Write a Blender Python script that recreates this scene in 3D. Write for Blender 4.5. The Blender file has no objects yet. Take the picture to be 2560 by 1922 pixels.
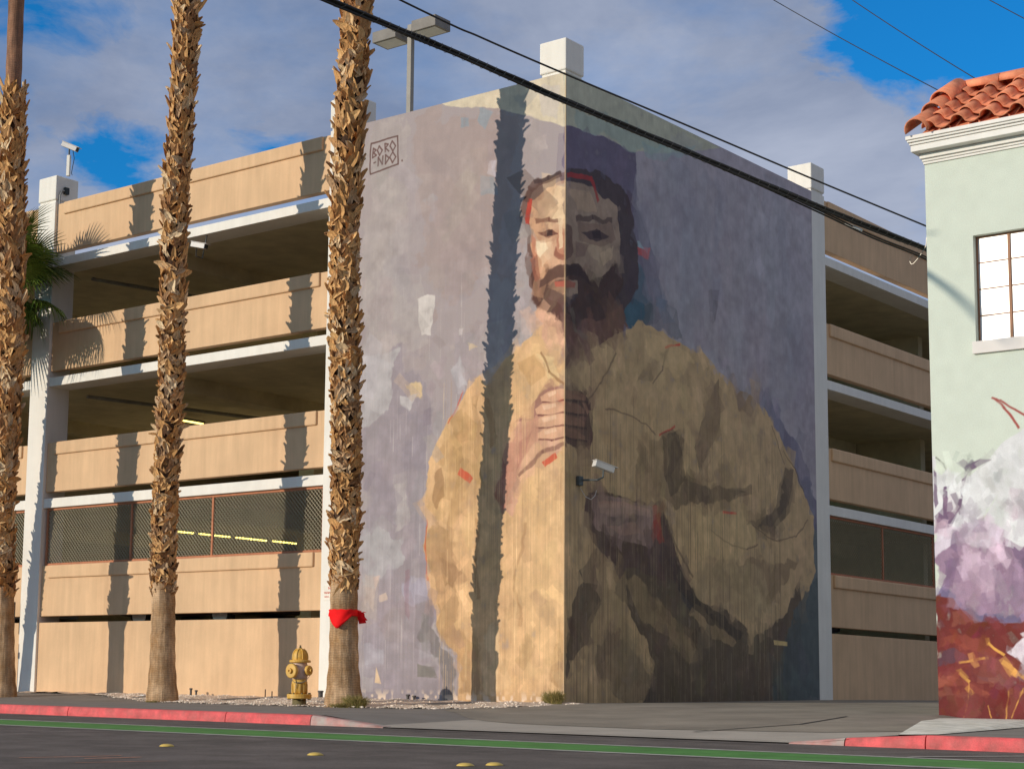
import bpy, bmesh, math, random
import numpy as np
from mathutils import Vector, Matrix
random.seed(7); np.random.seed(7)
rad = math.radians
scene = bpy.context.scene
col = scene.collection
# ------------------------------------------------------------------ camera
cam_d = bpy.data.cameras.new('camera'); cam = bpy.data.objects.new('camera', cam_d); col.objects.link(cam)
scene.camera = cam
yaw, pitch, roll = rad(40.15075), rad(7.9809), rad(.94684)
fwd = Vector((-math.sin(yaw)*math.cos(pitch), math.cos(yaw)*math.cos(pitch), math.sin(pitch)))
rgt = Vector((math.cos(yaw), math.sin(yaw), 0)); up = rgt.cross(fwd)
r2 = rgt*math.cos(roll)+up*math.sin(roll); u2 = -rgt*math.sin(roll)+up*math.cos(roll)
M = Matrix((r2, u2, -fwd)).transposed().to_4x4(); M.translation = (18.93228, -27.42234, .25603)
cam.matrix_world = M
cam_d.sensor_width = 36; cam_d.lens = 61.757; cam_d.shift_x = .11299; cam_d.shift_y = .05632
cam_d.clip_start = .1; cam_d.clip_end = 3000
# ------------------------------------------------------------------ sun and sky
SUN_DIR = Vector((.43, 1, -.25)).normalized()          # the way the light travels
sun_d = bpy.data.lights.new('sun', 'SUN'); sun = bpy.data.objects.new('sun', sun_d); col.objects.link(sun)
sun_d.energy = 3.35; sun_d.angle = rad(.5); sun_d.color = (1, .87, .70)
sun.rotation_euler = (-SUN_DIR).to_track_quat('Z', 'Y').to_euler(); sun.location = (-30, -20, 30)
world = bpy.data.worlds.new('World'); scene.world = world; world.use_nodes = True
wt = world.node_tree; wt.nodes.clear()
def wn(t, **k):
    n = wt.nodes.new(t)
    for a, b in k.items(): setattr(n, a, b)
    return n
def wmath(op, a, b=None, clamp=False):
    n = wn('ShaderNodeMath', operation=op, use_clamp=clamp)
    for i, v in enumerate((a, b)):
        if v is None: continue
        if isinstance(v, (int, float)): n.inputs[i].default_value = v
        else: wt.links.new(v, n.inputs[i])
    return n.outputs[0]
sky = wn('ShaderNodeTexSky', sky_type='NISHITA', sun_disc=False)
sky.sun_elevation = math.asin(-SUN_DIR.z); sky.sun_rotation = math.atan2(-SUN_DIR.x, -SUN_DIR.y)
sky.air_density = 1.0; sky.dust_density = .4; sky.ozone_density = 3.0
tint = wn('ShaderNodeMix', data_type='RGBA', blend_type='MULTIPLY'); tint.inputs[0].default_value = 1
tint.inputs['B'].default_value = (.12, 1.08, 1.75, 1); wt.links.new(sky.outputs[0], tint.inputs['A'])
tc = wn('ShaderNodeTexCoord')
mp = wn('ShaderNodeMapping'); mp.inputs['Scale'].default_value = (1, 1, 2.2); wt.links.new(tc.outputs['Generated'], mp.inputs[0])
def wnoise(scale, detail=6, rough=.55, dist=0, vec=None):
    n = wn('ShaderNodeTexNoise'); n.inputs['Scale'].default_value = scale; n.inputs['Detail'].default_value = detail
    n.inputs['Roughness'].default_value = rough; n.inputs['Distortion'].default_value = dist
    wt.links.new(vec or mp.outputs[0], n.inputs['Vector']); return n.outputs['Fac']
n_edge = wnoise(14, 10, .62, .3); n_soft = wnoise(6.0, 9, .62)
# clear gaps in the cloud deck: (direction, angular radius in degrees, soft edge in degrees)
GAPS = [((-.7338,.5533,.3942),2.5,.8,7.),((-.7256,.6248,.2883),.8,.6,7.),((-.6657,.6838,.2987),.4,.6,7.),((-.7709,.5546,.3132),1.0,.9,7.),((-.3475,.8590,.3759),3.95,.45,5.),((.2,.9,.4),9.,3.,6.),((-.35,-.88,.3),20.,8.,12.)]
gap = None
for d, r0, soft, amp in GAPS:
    dp = wn('ShaderNodeVectorMath', operation='DOT_PRODUCT'); wt.links.new(tc.outputs['Generated'], dp.inputs[0]); dp.inputs[1].default_value = d
    ang = wmath('ARCCOSINE', wmath('MINIMUM', dp.outputs['Value'], .99999))
    wob = wmath('MULTIPLY', wmath('SUBTRACT', n_edge, .5), rad(amp))
    e = wmath('ADD', ang, wob)
    v = wmath('DIVIDE', wmath('SUBTRACT', rad(r0+soft), e), rad(soft*2), clamp=True)
    gap = v if gap is None else wmath('MAXIMUM', gap, v)
thin = wn('ShaderNodeMapRange'); thin.inputs['From Min'].default_value = .36; thin.inputs['From Max'].default_value = .56
thin.inputs['To Min'].default_value = .68; thin.inputs['To Max'].default_value = 1.0; wt.links.new(n_soft, thin.inputs['Value'])
cover = wmath('MULTIPLY', wmath('SUBTRACT', 1.0, gap), thin.outputs[0])
cr = wn('ShaderNodeValToRGB'); wt.links.new(wnoise(4.4, 9, .6, .2), cr.inputs[0])
cr.color_ramp.elements[0].position = .36; cr.color_ramp.elements[0].color = (2.1, 2.65, 4.0, 1)
cr.color_ramp.elements[1].position = .66; cr.color_ramp.elements[1].color = (4.2, 4.7, 6.0, 1)
sepz = wn('ShaderNodeSeparateXYZ'); wt.links.new(tc.outputs['Generated'], sepz.inputs[0])
hi = wmath('DIVIDE', wmath('SUBTRACT', sepz.outputs['Z'], .40), .35, clamp=True)          # unseen overhead clouds set more neutral to adjust the ambient light
cw_ = wn('ShaderNodeMix', data_type='RGBA'); wt.links.new(hi, cw_.inputs[0]); wt.links.new(cr.outputs[0], cw_.inputs['A']); cw_.inputs['B'].default_value = (4.3, 4.15, 4.2, 1)
wmix = wn('ShaderNodeMix', data_type='RGBA'); wt.links.new(cover, wmix.inputs[0]); wt.links.new(tint.outputs['Result'], wmix.inputs['A']); wt.links.new(cw_.outputs['Result'], wmix.inputs['B'])
bg = wn('ShaderNodeBackground'); bg.inputs['Strength'].default_value = .1; wt.links.new(wmix.outputs['Result'], bg.inputs[0])
wo = wn('ShaderNodeOutputWorld'); wt.links.new(bg.outputs[0], wo.inputs[0])
vs = scene.view_settings; vs.view_transform = 'Standard'; vs.look = 'None'; vs.exposure = 0; vs.gamma = 1; vs.use_curve_mapping = False
scene.render.engine = 'CYCLES'
cy = scene.cycles; cy.use_denoising = True; cy.max_bounces = 8; cy.diffuse_bounces = 6; cy.caustics_reflective = False; cy.caustics_refractive = False
cy.sample_clamp_indirect = 6
# ------------------------------------------------------------------ materials
MATS = {}
def mat(name, c, rough=.85, var=.12, vscale=3.0, streak=0., bump=.0, bscale=80., spec=.3, metal=0., c2=None, fine=0., emis=None, dist=.004, randhue=0.):
    if name in MATS: return MATS[name]
    m = bpy.data.materials.new(name); m.use_nodes = True; t = m.node_tree; N = t.nodes; Lk = t.links.new
    b = N['Principled BSDF']; b.inputs['Roughness'].default_value = rough; b.inputs['Metallic'].default_value = metal
    b.inputs['Specular IOR Level'].default_value = spec
    tcn = N.new('ShaderNodeTexCoord'); vec = tcn.outputs['Object']
    def noise(s, det=5, vscl=None, r=.6):
        n = N.new('ShaderNodeTexNoise'); n.inputs['Scale'].default_value = s; n.inputs['Detail'].default_value = det; n.inputs['Roughness'].default_value = r
        if vscl:
            mm = N.new('ShaderNodeMapping'); mm.inputs['Scale'].default_value = vscl; Lk(vec, mm.inputs[0]); Lk(mm.outputs[0], n.inputs['Vector'])
        else: Lk(vec, n.inputs['Vector'])
        return n.outputs['Fac']
    def rng(src, lo, hi, a=.3, bb=.7):
        r = N.new('ShaderNodeMapRange'); Lk(src, r.inputs['Value']); r.inputs['From Min'].default_value = a; r.inputs['From Max'].default_value = bb
        r.inputs['To Min'].default_value = lo; r.inputs['To Max'].default_value = hi; return r.outputs[0]
    def mul(x, f):
        mx = N.new('ShaderNodeVectorMath'); mx.operation = 'SCALE'; Lk(x, mx.inputs[0]); Lk(f, mx.inputs['Scale']); return mx.outputs[0]
    if c2 is None:
        rgb = N.new('ShaderNodeRGB'); rgb.outputs[0].default_value = (*c, 1); out = rgb.outputs[0]
    else:
        mx = N.new('ShaderNodeMix'); mx.data_type = 'RGBA'; Lk(rng(noise(vscale*.8, 6), 0, 1, .38, .62), mx.inputs[0])
        mx.inputs['A'].default_value = (*c, 1); mx.inputs['B'].default_value = (*c2, 1); out = mx.outputs['Result']
    if var: out = mul(out, rng(noise(vscale), 1-var, 1+var))
    if streak: out = mul(out, rng(noise(6, 4, (1, 1, .08)), 1-streak, 1+streak*.6))
    if fine: out = mul(out, rng(noise(bscale*1.5, 3), 1-fine, 1+fine))
    if randhue:
        oi = N.new('ShaderNodeObjectInfo'); out = mul(out, rng(oi.outputs['Random'], 1-randhue, 1+randhue, 0, 1))
    Lk(out, b.inputs['Base Color'])
    if bump:
        bn = N.new('ShaderNodeBump'); bn.inputs['Strength'].default_value = bump; bn.inputs['Distance'].default_value = dist
        Lk(noise(bscale, 4), bn.inputs['Height']); Lk(bn.outputs[0], b.inputs['Normal'])
    if emis: b.inputs['Emission Color'].default_value = (*emis[0], 1); b.inputs['Emission Strength'].default_value = emis[1]
    MATS[name] = m; return m
white = mat('white_stucco', (.80, .77, .71), var=.05, vscale=1.2, streak=.05, bump=.35, bscale=70, fine=.04)
tan = mat('tan_stucco', (.68, .455, .27), var=.08, vscale=.9, streak=.10, bump=.4, bscale=60, fine=.05)
conc_in = mat('inner_concrete', (.66, .58, .40), var=.15, vscale=1.5, bump=.2, bscale=30)
greywall = mat('roof_concrete', (.45, .44, .42), var=.1)
# ------------------------------------------------------------------ helpers
def tag(o, label=None, cat=None, group=None, kind=None):
    if label: o['label'] = label
    if cat: o['category'] = cat
    if group: o['group'] = group
    if kind: o['kind'] = kind
    return o
def empty(name, loc=(0, 0, 0), rz=0, label=None, cat=None, group=None, kind=None):
    o = bpy.data.objects.new(name, None); col.objects.link(o); o.location = loc; o.rotation_euler = (0, 0, rz); o.empty_display_size = .2
    return tag(o, label, cat, group, kind)
class MB:
    def __init__(s): s.v = []; s.f = []; s.t = []
    def add(s, V, F, tint=0.):
        n = len(s.v); s.v += [tuple(v) for v in V]; s.f += [tuple(i+n for i in f) for f in F]; s.t += [tint]*len(V); return s
    def box(s, x0, x1, y0, y1, z0, z1):
        V = [(x, y, z) for z in (z0, z1) for y in (y0, y1) for x in (x0, x1)]
        return s.add(V, [(0, 2, 3, 1), (4, 5, 7, 6), (0, 1, 5, 4), (1, 3, 7, 5), (3, 2, 6, 7), (2, 0, 4, 6)])
    def tube(s, pts, r, n=6, cap=True, tint=0.):
        pts = [Vector(p) for p in pts]; rs = r if isinstance(r, (list, tuple)) else [r]*len(pts); V = []; F = []
        ref = None
        for i, p in enumerate(pts):
            d = (pts[min(i+1, len(pts)-1)]-pts[max(i-1, 0)]).normalized()
            if ref is None: ref = Vector((0, 0, 1)) if abs(d.z) < .9 else Vector((1, 0, 0))
            a = d.cross(ref).normalized(); b = d.cross(a).normalized(); ref = -b if False else ref
            V += [p+(a*math.cos(2*math.pi*k/n)+b*math.sin(2*math.pi*k/n))*rs[i] for k in range(n)]
        for i in range(len(pts)-1):
            for k in range(n):
                k2 = (k+1) % n; F.append((i*n+k, i*n+k2, (i+1)*n+k2, (i+1)*n+k))
        if cap: F += [tuple(range(n)), tuple(reversed(range((len(pts)-1)*n, len(pts)*n)))]
        return s.add(V, F, tint)
    def lathe(s, prof, n=24, c=(0, 0, 0), M=None):
        V = []; F = []
        for r, z in prof: V += [(c[0]+r*math.cos(2*math.pi*k/n), c[1]+r*math.sin(2*math.pi*k/n), c[2]+z) for k in range(n)]
        if M is not None: V = [M @ Vector(v) for v in V]
        for i in range(len(prof)-1):
            for k in range(n): k2 = (k+1) % n; F.append((i*n+k, i*n+k2, (i+1)*n+k2, (i+1)*n+k))
        F += [tuple(reversed(range(n))), tuple(range((len(prof)-1)*n, len(prof)*n))]
        return s.add(V, F)
    def mesh(s, name, tint=False):
        me = bpy.data.meshes.new(name); me.from_pydata(s.v, [], s.f); me.update()
        if tint:
            a = me.attributes.new('tint', 'FLOAT', 'POINT'); a.data.foreach_set('value', s.t)
        return me
    def build(s, name, m, parent=None, smooth=False, bevel=0, tint=False, kind=None, **kw):
        me = s.mesh(name, tint); o = bpy.data.objects.new(name, me); col.objects.link(o); me.materials.append(m)
        if parent: o.parent = parent
        if smooth:
            me.polygons.foreach_set('use_smooth', [True]*len(me.polygons))
        if bevel:
            b = o.modifiers.new('bevel', 'BEVEL'); b.width = bevel; b.segments = 2; b.limit_method = 'ANGLE'; b.angle_limit = rad(40)
        if kind: o['kind'] = kind
        tag(o, kw.get('label'), kw.get('cat'), kw.get('group')); return o
def box(name, m, x0, x1, y0, y1, z0, z1, parent=None, bevel=0, **kw): return MB().box(x0, x1, y0, y1, z0, z1).build(name, m, parent, bevel=bevel, **kw)
def link_copy(o, parent=None, loc=None, rot=None, scale=None):
    c = o.copy(); col.objects.link(c); c.parent = parent
    if loc is not None: c.location = loc
    if rot is not None: c.rotation_euler = rot
    if scale is not None: c.scale = scale
    return c
# ------------------------------------------------------------------ ground
def sst(a, b, x): t = min(max((x-a)/(b-a), 0), 1); return t*t*(3-2*t)
def pl(x, P):
    if x <= P[0][0]: return P[0][1]
    for (a, u), (b, v) in zip(P, P[1:]):
        if x <= b: return u+(v-u)*(x-a)/(b-a)
    return P[-1][1]
def road_z(x, y): xx = min(max(x, -60), 60); return -.29-.0025*xx+.02*(max(y, -28)+8.2)
def walk_z(x, y):
    z = road_z(x, -8.2)+.15; z2 = pl(y, [(-8.2, z), (-3, -.10), (0, .035), (3, .05)]); return z2 if x < 5 else pl(y, [(-8.2, z), (-1, -.10), (3, -.05)])
def drive_z(x, y): return pl(y, [(-8.2, road_z(x, -8.2)+.012), (-6.6, -.23), (-3, -.09), (0, .035), (10, .17), (20, .20), (200, .2)])
def H(x, y):
    wl = 1-sst(.2, 2.6, x) if y > -5 else 1-sst(1.17, 2.58, x)
    if -5 < y: wl = 1-sst(pl(y, [(-5, 1.17), (0, .0)]), pl(y, [(-5, 2.58), (0, .6)]), x)
    wr = sst(8.9, 10.5, x) if y < -4 else sst(7.6, 8.6, x)
    if wl > 0: return wl*walk_z(x, y)+(1-wl)*drive_z(x, y)
    return wr*walk_z(x, y)+(1-wr)*drive_z(x, y)
def sheet(name, m, xs, ylo, yhi, ny, zf, lift=0., parent=None, jit=0, **kw):
    b = MB(); V = []; F = []
    for x in xs:
        a, c = (ylo(x) if callable(ylo) else ylo), (yhi(x) if callable(yhi) else yhi)
        for j in range(ny+1):
            y = a+(c-a)*j/ny; V.append((x, y, zf(x, y)+lift))
    for i in range(len(xs)-1):
        for j in range(ny): k = i*(ny+1)+j; F.append((k, k+ny+1, k+ny+2, k+1))
    b.add(V, F); return b.build(name, m, parent, smooth=True, **kw)
asph = mat('road_asphalt', (.145, .125, .116), c2=(.11, .096, .088), rough=.9, var=.22, vscale=1.6, bump=.8, bscale=55, fine=.5, spec=.25, dist=.01)
asph2 = mat('drive_asphalt', (.27, .235, .19), rough=.9, var=.25, vscale=.7, bump=.6, bscale=70, fine=.2, dist=.008)
walkm = mat('sidewalk_concrete', (.22, .20, .18), rough=.9, var=.14, vscale=1.1, bump=.4, bscale=60, fine=.12)
apron = mat('apron_concrete', (.40, .36, .31), rough=.9, var=.14, vscale=1.0, bump=.4, bscale=60, fine=.1)
grav = mat('gravel_dirt', (.78, .63, .50), c2=(.56, .45, .36), rough=.95, var=.25, vscale=14, bump=1, bscale=60, fine=.35, dist=.02)
green = mat('green_lane_paint', (.075, .235, .05), rough=.8, var=.2, vscale=2, bump=.2, bscale=90, fine=.2)
linep = mat('white_line_paint', (.40, .39, .36), rough=.8, var=.25, vscale=7, bump=.3, bscale=90, fine=.25)
def lin_(a, b, n): return [a+(b-a)*i/n for i in range(n+1)]
X = lin_(-70, -16, 8)+lin_(-15, 22, 74)+lin_(24, 70, 8)
box('ground', mat('desert_ground', (.34, .29, .22)), -900, 900, -900, 900, -3, -1.05, kind='structure')
rd = sheet('road', asph, X, -60, -8.22, 30, road_z, kind='structure')
sheet('bike_lane', green, X, -11.44, -10.22, 2, road_z, .004, kind='structure')
l1 = sheet('lane_line', linep, X, -10.22, -10.08, 1, road_z, .006, kind='structure')
l2 = sheet('lane_line', linep, X, -11.60, -11.44, 1, road_z, .006, kind='structure')
sheet('lane_line', linep, lin_(11.2, 14, 6), lambda x: -10.08+(x-11.2)*1.25-.0, lambda x: -10.0+(x-11.2)*1.25+.06, 1, road_z, .008, kind='structure')
# concrete behind the kerb, asphalt drive, gravel strip
Xs = lin_(-70, -18, 6)+lin_(-17, 14, 93)+lin_(16, 70, 6)
sheet('sidewalk', walkm, [x for x in Xs if x <= 2.7], -8.05, 3, 22, H, kind='structure')
sheet('driveway_apron', apron, [x for x in Xs if 2.3 <= x <= 9.7], -8.22, 3, 22, H, .001, kind='structure')
sheet('sidewalk', walkm, [x for x in Xs if x >= 9.2], -8.05, 3, 22, H, kind='structure')
def drv_lo(x): return pl(x, [(-.4, -3.1), (.6, -4.2), (2, -5.6), (3.5, -6.4), (6, -6.7), (8.4, -6.2), (9.2, -5.5)])
sheet('driveway', asph2, lin_(-.4, 9.2, 34), drv_lo, lambda x: 1.0, 16, H, .006, kind='structure')
sheet('driveway_back', asph2, lin_(.02, 7.68, 12), 1.0, 60, 22, H, .006, kind='structure')
def grav_lo(x): return pl(x, [(-17, -.35), (-13, -.6), (-10.5, -1.6), (-8.6, -2.5), (-7, -2.85), (-2.5, -3.0), (-.8, -2.7), (.1, -1.6), (.5, -.3)])+.08*math.sin(x*5.1)+.05*math.sin(x*13.7)
def gz(x, y): return H(x, y)+.035*math.sin(x*2.3)*math.sin(y*1.7)*sst(-3, -1.5, y)+.012*math.sin(x*9+y*7)
sheet('gravel_strip', grav, lin_(-17, .5, 120), grav_lo, lambda x: .25 if x < 0 else .02, 14, gz, .014, kind='structure')
# pebbles scattered on the strip
bm = bmesh.new(); bmesh.ops.create_icosphere(bm, subdivisions=1, radius=1); pv = [v.co.copy() for v in bm.verts]; pf = [[v.index for v in f.verts] for f in bm.faces]; bm.free()
pb = MB()
for i in range(3600):
    x = random.uniform(-12, .45); lo = grav_lo(x); y = lo+(0-lo)*random.random()**1.1-.04
    if random.random() < .15: y = lo-random.random()*.25
    r = random.choice((.008, .011, .015, .02, .03 if random.random() < .15 else .012)); a = random.random()*6.3
    z = gz(x, max(y, lo))+.012
    pb.add([(x+r*(p.x*math.cos(a)-p.y*math.sin(a))*1.2, y+r*(p.x*math.sin(a)+p.y*math.cos(a)), z+r*p.z*.7) for p in pv], pf, random.random())
pbm = mat('pebble_stone', (.80, .68, .56), var=.4, vscale=9, rough=.9)
pb.build('pebbles', pbm, kind='stuff', label='loose pale pebbles scattered over the gravel strip under the painted wall', cat='pebbles')
# kerbs: every cast length is a stone of its own
redp = mat('red_kerb_paint', (.74, .115, .12), c2=(.52, .12, .115), rough=.75, var=.22, vscale=5, bump=.4, bscale=50, fine=.12)
redc = mat('worn_kerb_concrete', (.42, .36, .33), c2=(.50, .22, .2), rough=.9, var=.2, vscale=4, bump=.4, bscale=50)
def kerb_run(segs, name='kerb'):
    e = empty(name, (segs[0][0], -8.2, -.2), kind='structure')
    for a, b, m, ha, hb in segs:
        q = MB(); xs = lin_(a+.008, b-.008, 5); V = []; F = []
        for x in xs:
            h = ha+(hb-ha)*(x-a)/(b-a); z0 = road_z(x, -8.2); zt = z0+h
            prof = [(-8.225, z0-.2), (-8.222, z0+h*.3), (-8.205, zt-.025*min(1, h/.1)), (-8.185, zt-.004), (-8.165, zt+.001), (-8.045, zt+.004), (-8.045, z0-.2)]
            V += [(x, y, z) for y, z in prof]
        n = 7
        for i in range(5):
            for k in range(n): F.append((i*n+k, (i+1)*n+k, (i+1)*n+(k+1) % n, i*n+(k+1) % n))
        F += [tuple(range(n)), tuple(reversed(range(5*n, 6*n)))]
        o = q.add([(x-segs[0][0], y+8.2, z+.2) for x, y, z in V], F).build('kerb_stone', m, e)
    return e
kerb_run([(-22.9, -19.2, redp, .15, .15), (-19.2, -15.5, redp, .15, .15), (-15.5, -11.8, redp, .15, .15), (-11.8, -8.05, redp, .15, .15), (-8.05, -4.35, redp, .15, .15), (-4.35, -.61, redp, .15, .15), (-.61, 1.17, redp, .15, .145), (1.17, 2.58, redc, .145, .02)])
kerb_run([(8.9, 9.62, redc, .02, .09), (9.62, 10.6, redp, .09, .15), (10.6, 14.2, redp, .15, .15), (14.2, 17.8, redp, .15, .15), (17.8, 21.4, redp, .15, .15)])
# gutter seams, and dark ribbons painted in as cast shadows of unseen wires
seam_shadow_m = mat('seam_and_wire_shadow', (.035, .033, .033), rough=.7)  # shared by the real seams and joints and the painted wire shadows
def ribbon(name, m, pts, w, zf, lift, parent=None, **kw):
    V = []; F = []
    P = [Vector((p[0], p[1], 0)) for p in pts]; Q = []
    for a, b in zip(P, P[1:]):
        for i in range(8): Q.append(a.lerp(b, i/8))
    Q.append(P[-1])
    for i, p in enumerate(Q):
        d = (Q[min(i+1, len(Q)-1)]-Q[max(i-1, 0)]).normalized(); n = Vector((-d.y, d.x, 0)); ww = w*(.75+.5*random.random())
        for s in (-.5, .5): q = p+n*ww*s; V.append((q.x, q.y, zf(q.x, q.y)+lift))
    F = [(2*i, 2*i+1, 2*i+3, 2*i+2) for i in range(len(Q)-1)]
    return MB().add(V, F).build(name, m, parent, kind='structure', **kw)
ribbon('gutter_seam', seam_shadow_m, [(2.9, -8.7), (5.9, -8.6), (8.8, -8.7)], .035, road_z, .006)
ribbon('gutter_seam', seam_shadow_m, [(3.0, -8.24), (6, -8.24), (8.8, -8.24)], .03, road_z, .03)
ribbon('seam_and_wire_shadow', seam_shadow_m, [(.17, -13.05), (.9, -12.3), (1.56, -11.9)], .05, road_z, .008)  # shadow of an unseen wire, painted as a dark ribbon on the road
ribbon('seam_and_wire_shadow', seam_shadow_m, [(6.9, -7.0), (7.2, -4.6), (6.75, -2.2)], .05, H, .012)  # another wire shadow painted as a ribbon, across the drive
orange = mat('orange_survey_paint', (.55, .20, .09), rough=.8, var=.4, vscale=12)
ribbon('survey_mark', orange, [(5.05, -16.55), (5.35, -16.0), (5.45, -15.6)], .04, road_z, .009)
ribbon('survey_mark', orange, [(5.6, -16.2), (5.75, -15.9), (5.8, -15.65)], .05, road_z, .010)
ribbon('survey_mark', orange, [(6.07, -16.7), (6.25, -16.3), (6.45, -15.9)], .025, road_z, .009)
for x in (-9, -6.5, -4, -1.5): ribbon('sidewalk_joint', seam_shadow_m, [(x, -8.0), (x, -3.1)], .012, H, .004)
# raised yellow pavement markers on the road
ym = mat('yellow_ceramic', (.62, .44, .10), rough=.45, var=.1, spec=.5)
for i, (x, y, lb) in enumerate([(4.33, -13.96, 'round yellow pavement marker alone on the asphalt, leftmost of the four'), (6.68, -14.09, 'round yellow pavement marker on the asphalt, second from the left'), (8.86, -14.42, 'left one of the close pair of yellow pavement markers at the bottom edge'), (9.0, -14.16, 'right one of the close pair of yellow pavement markers at the bottom edge')]):
    q = MB().lathe([(.085, 0), (.08, .008), (.062, .02), (.035, .027), (.004, .029)], 18)
    o = q.build('pavement_marker', ym, smooth=True, label=lb, cat='road marker', group='yellow raised markers on the road'); o.location = (x, y, road_z(x, y)+.001)
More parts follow.
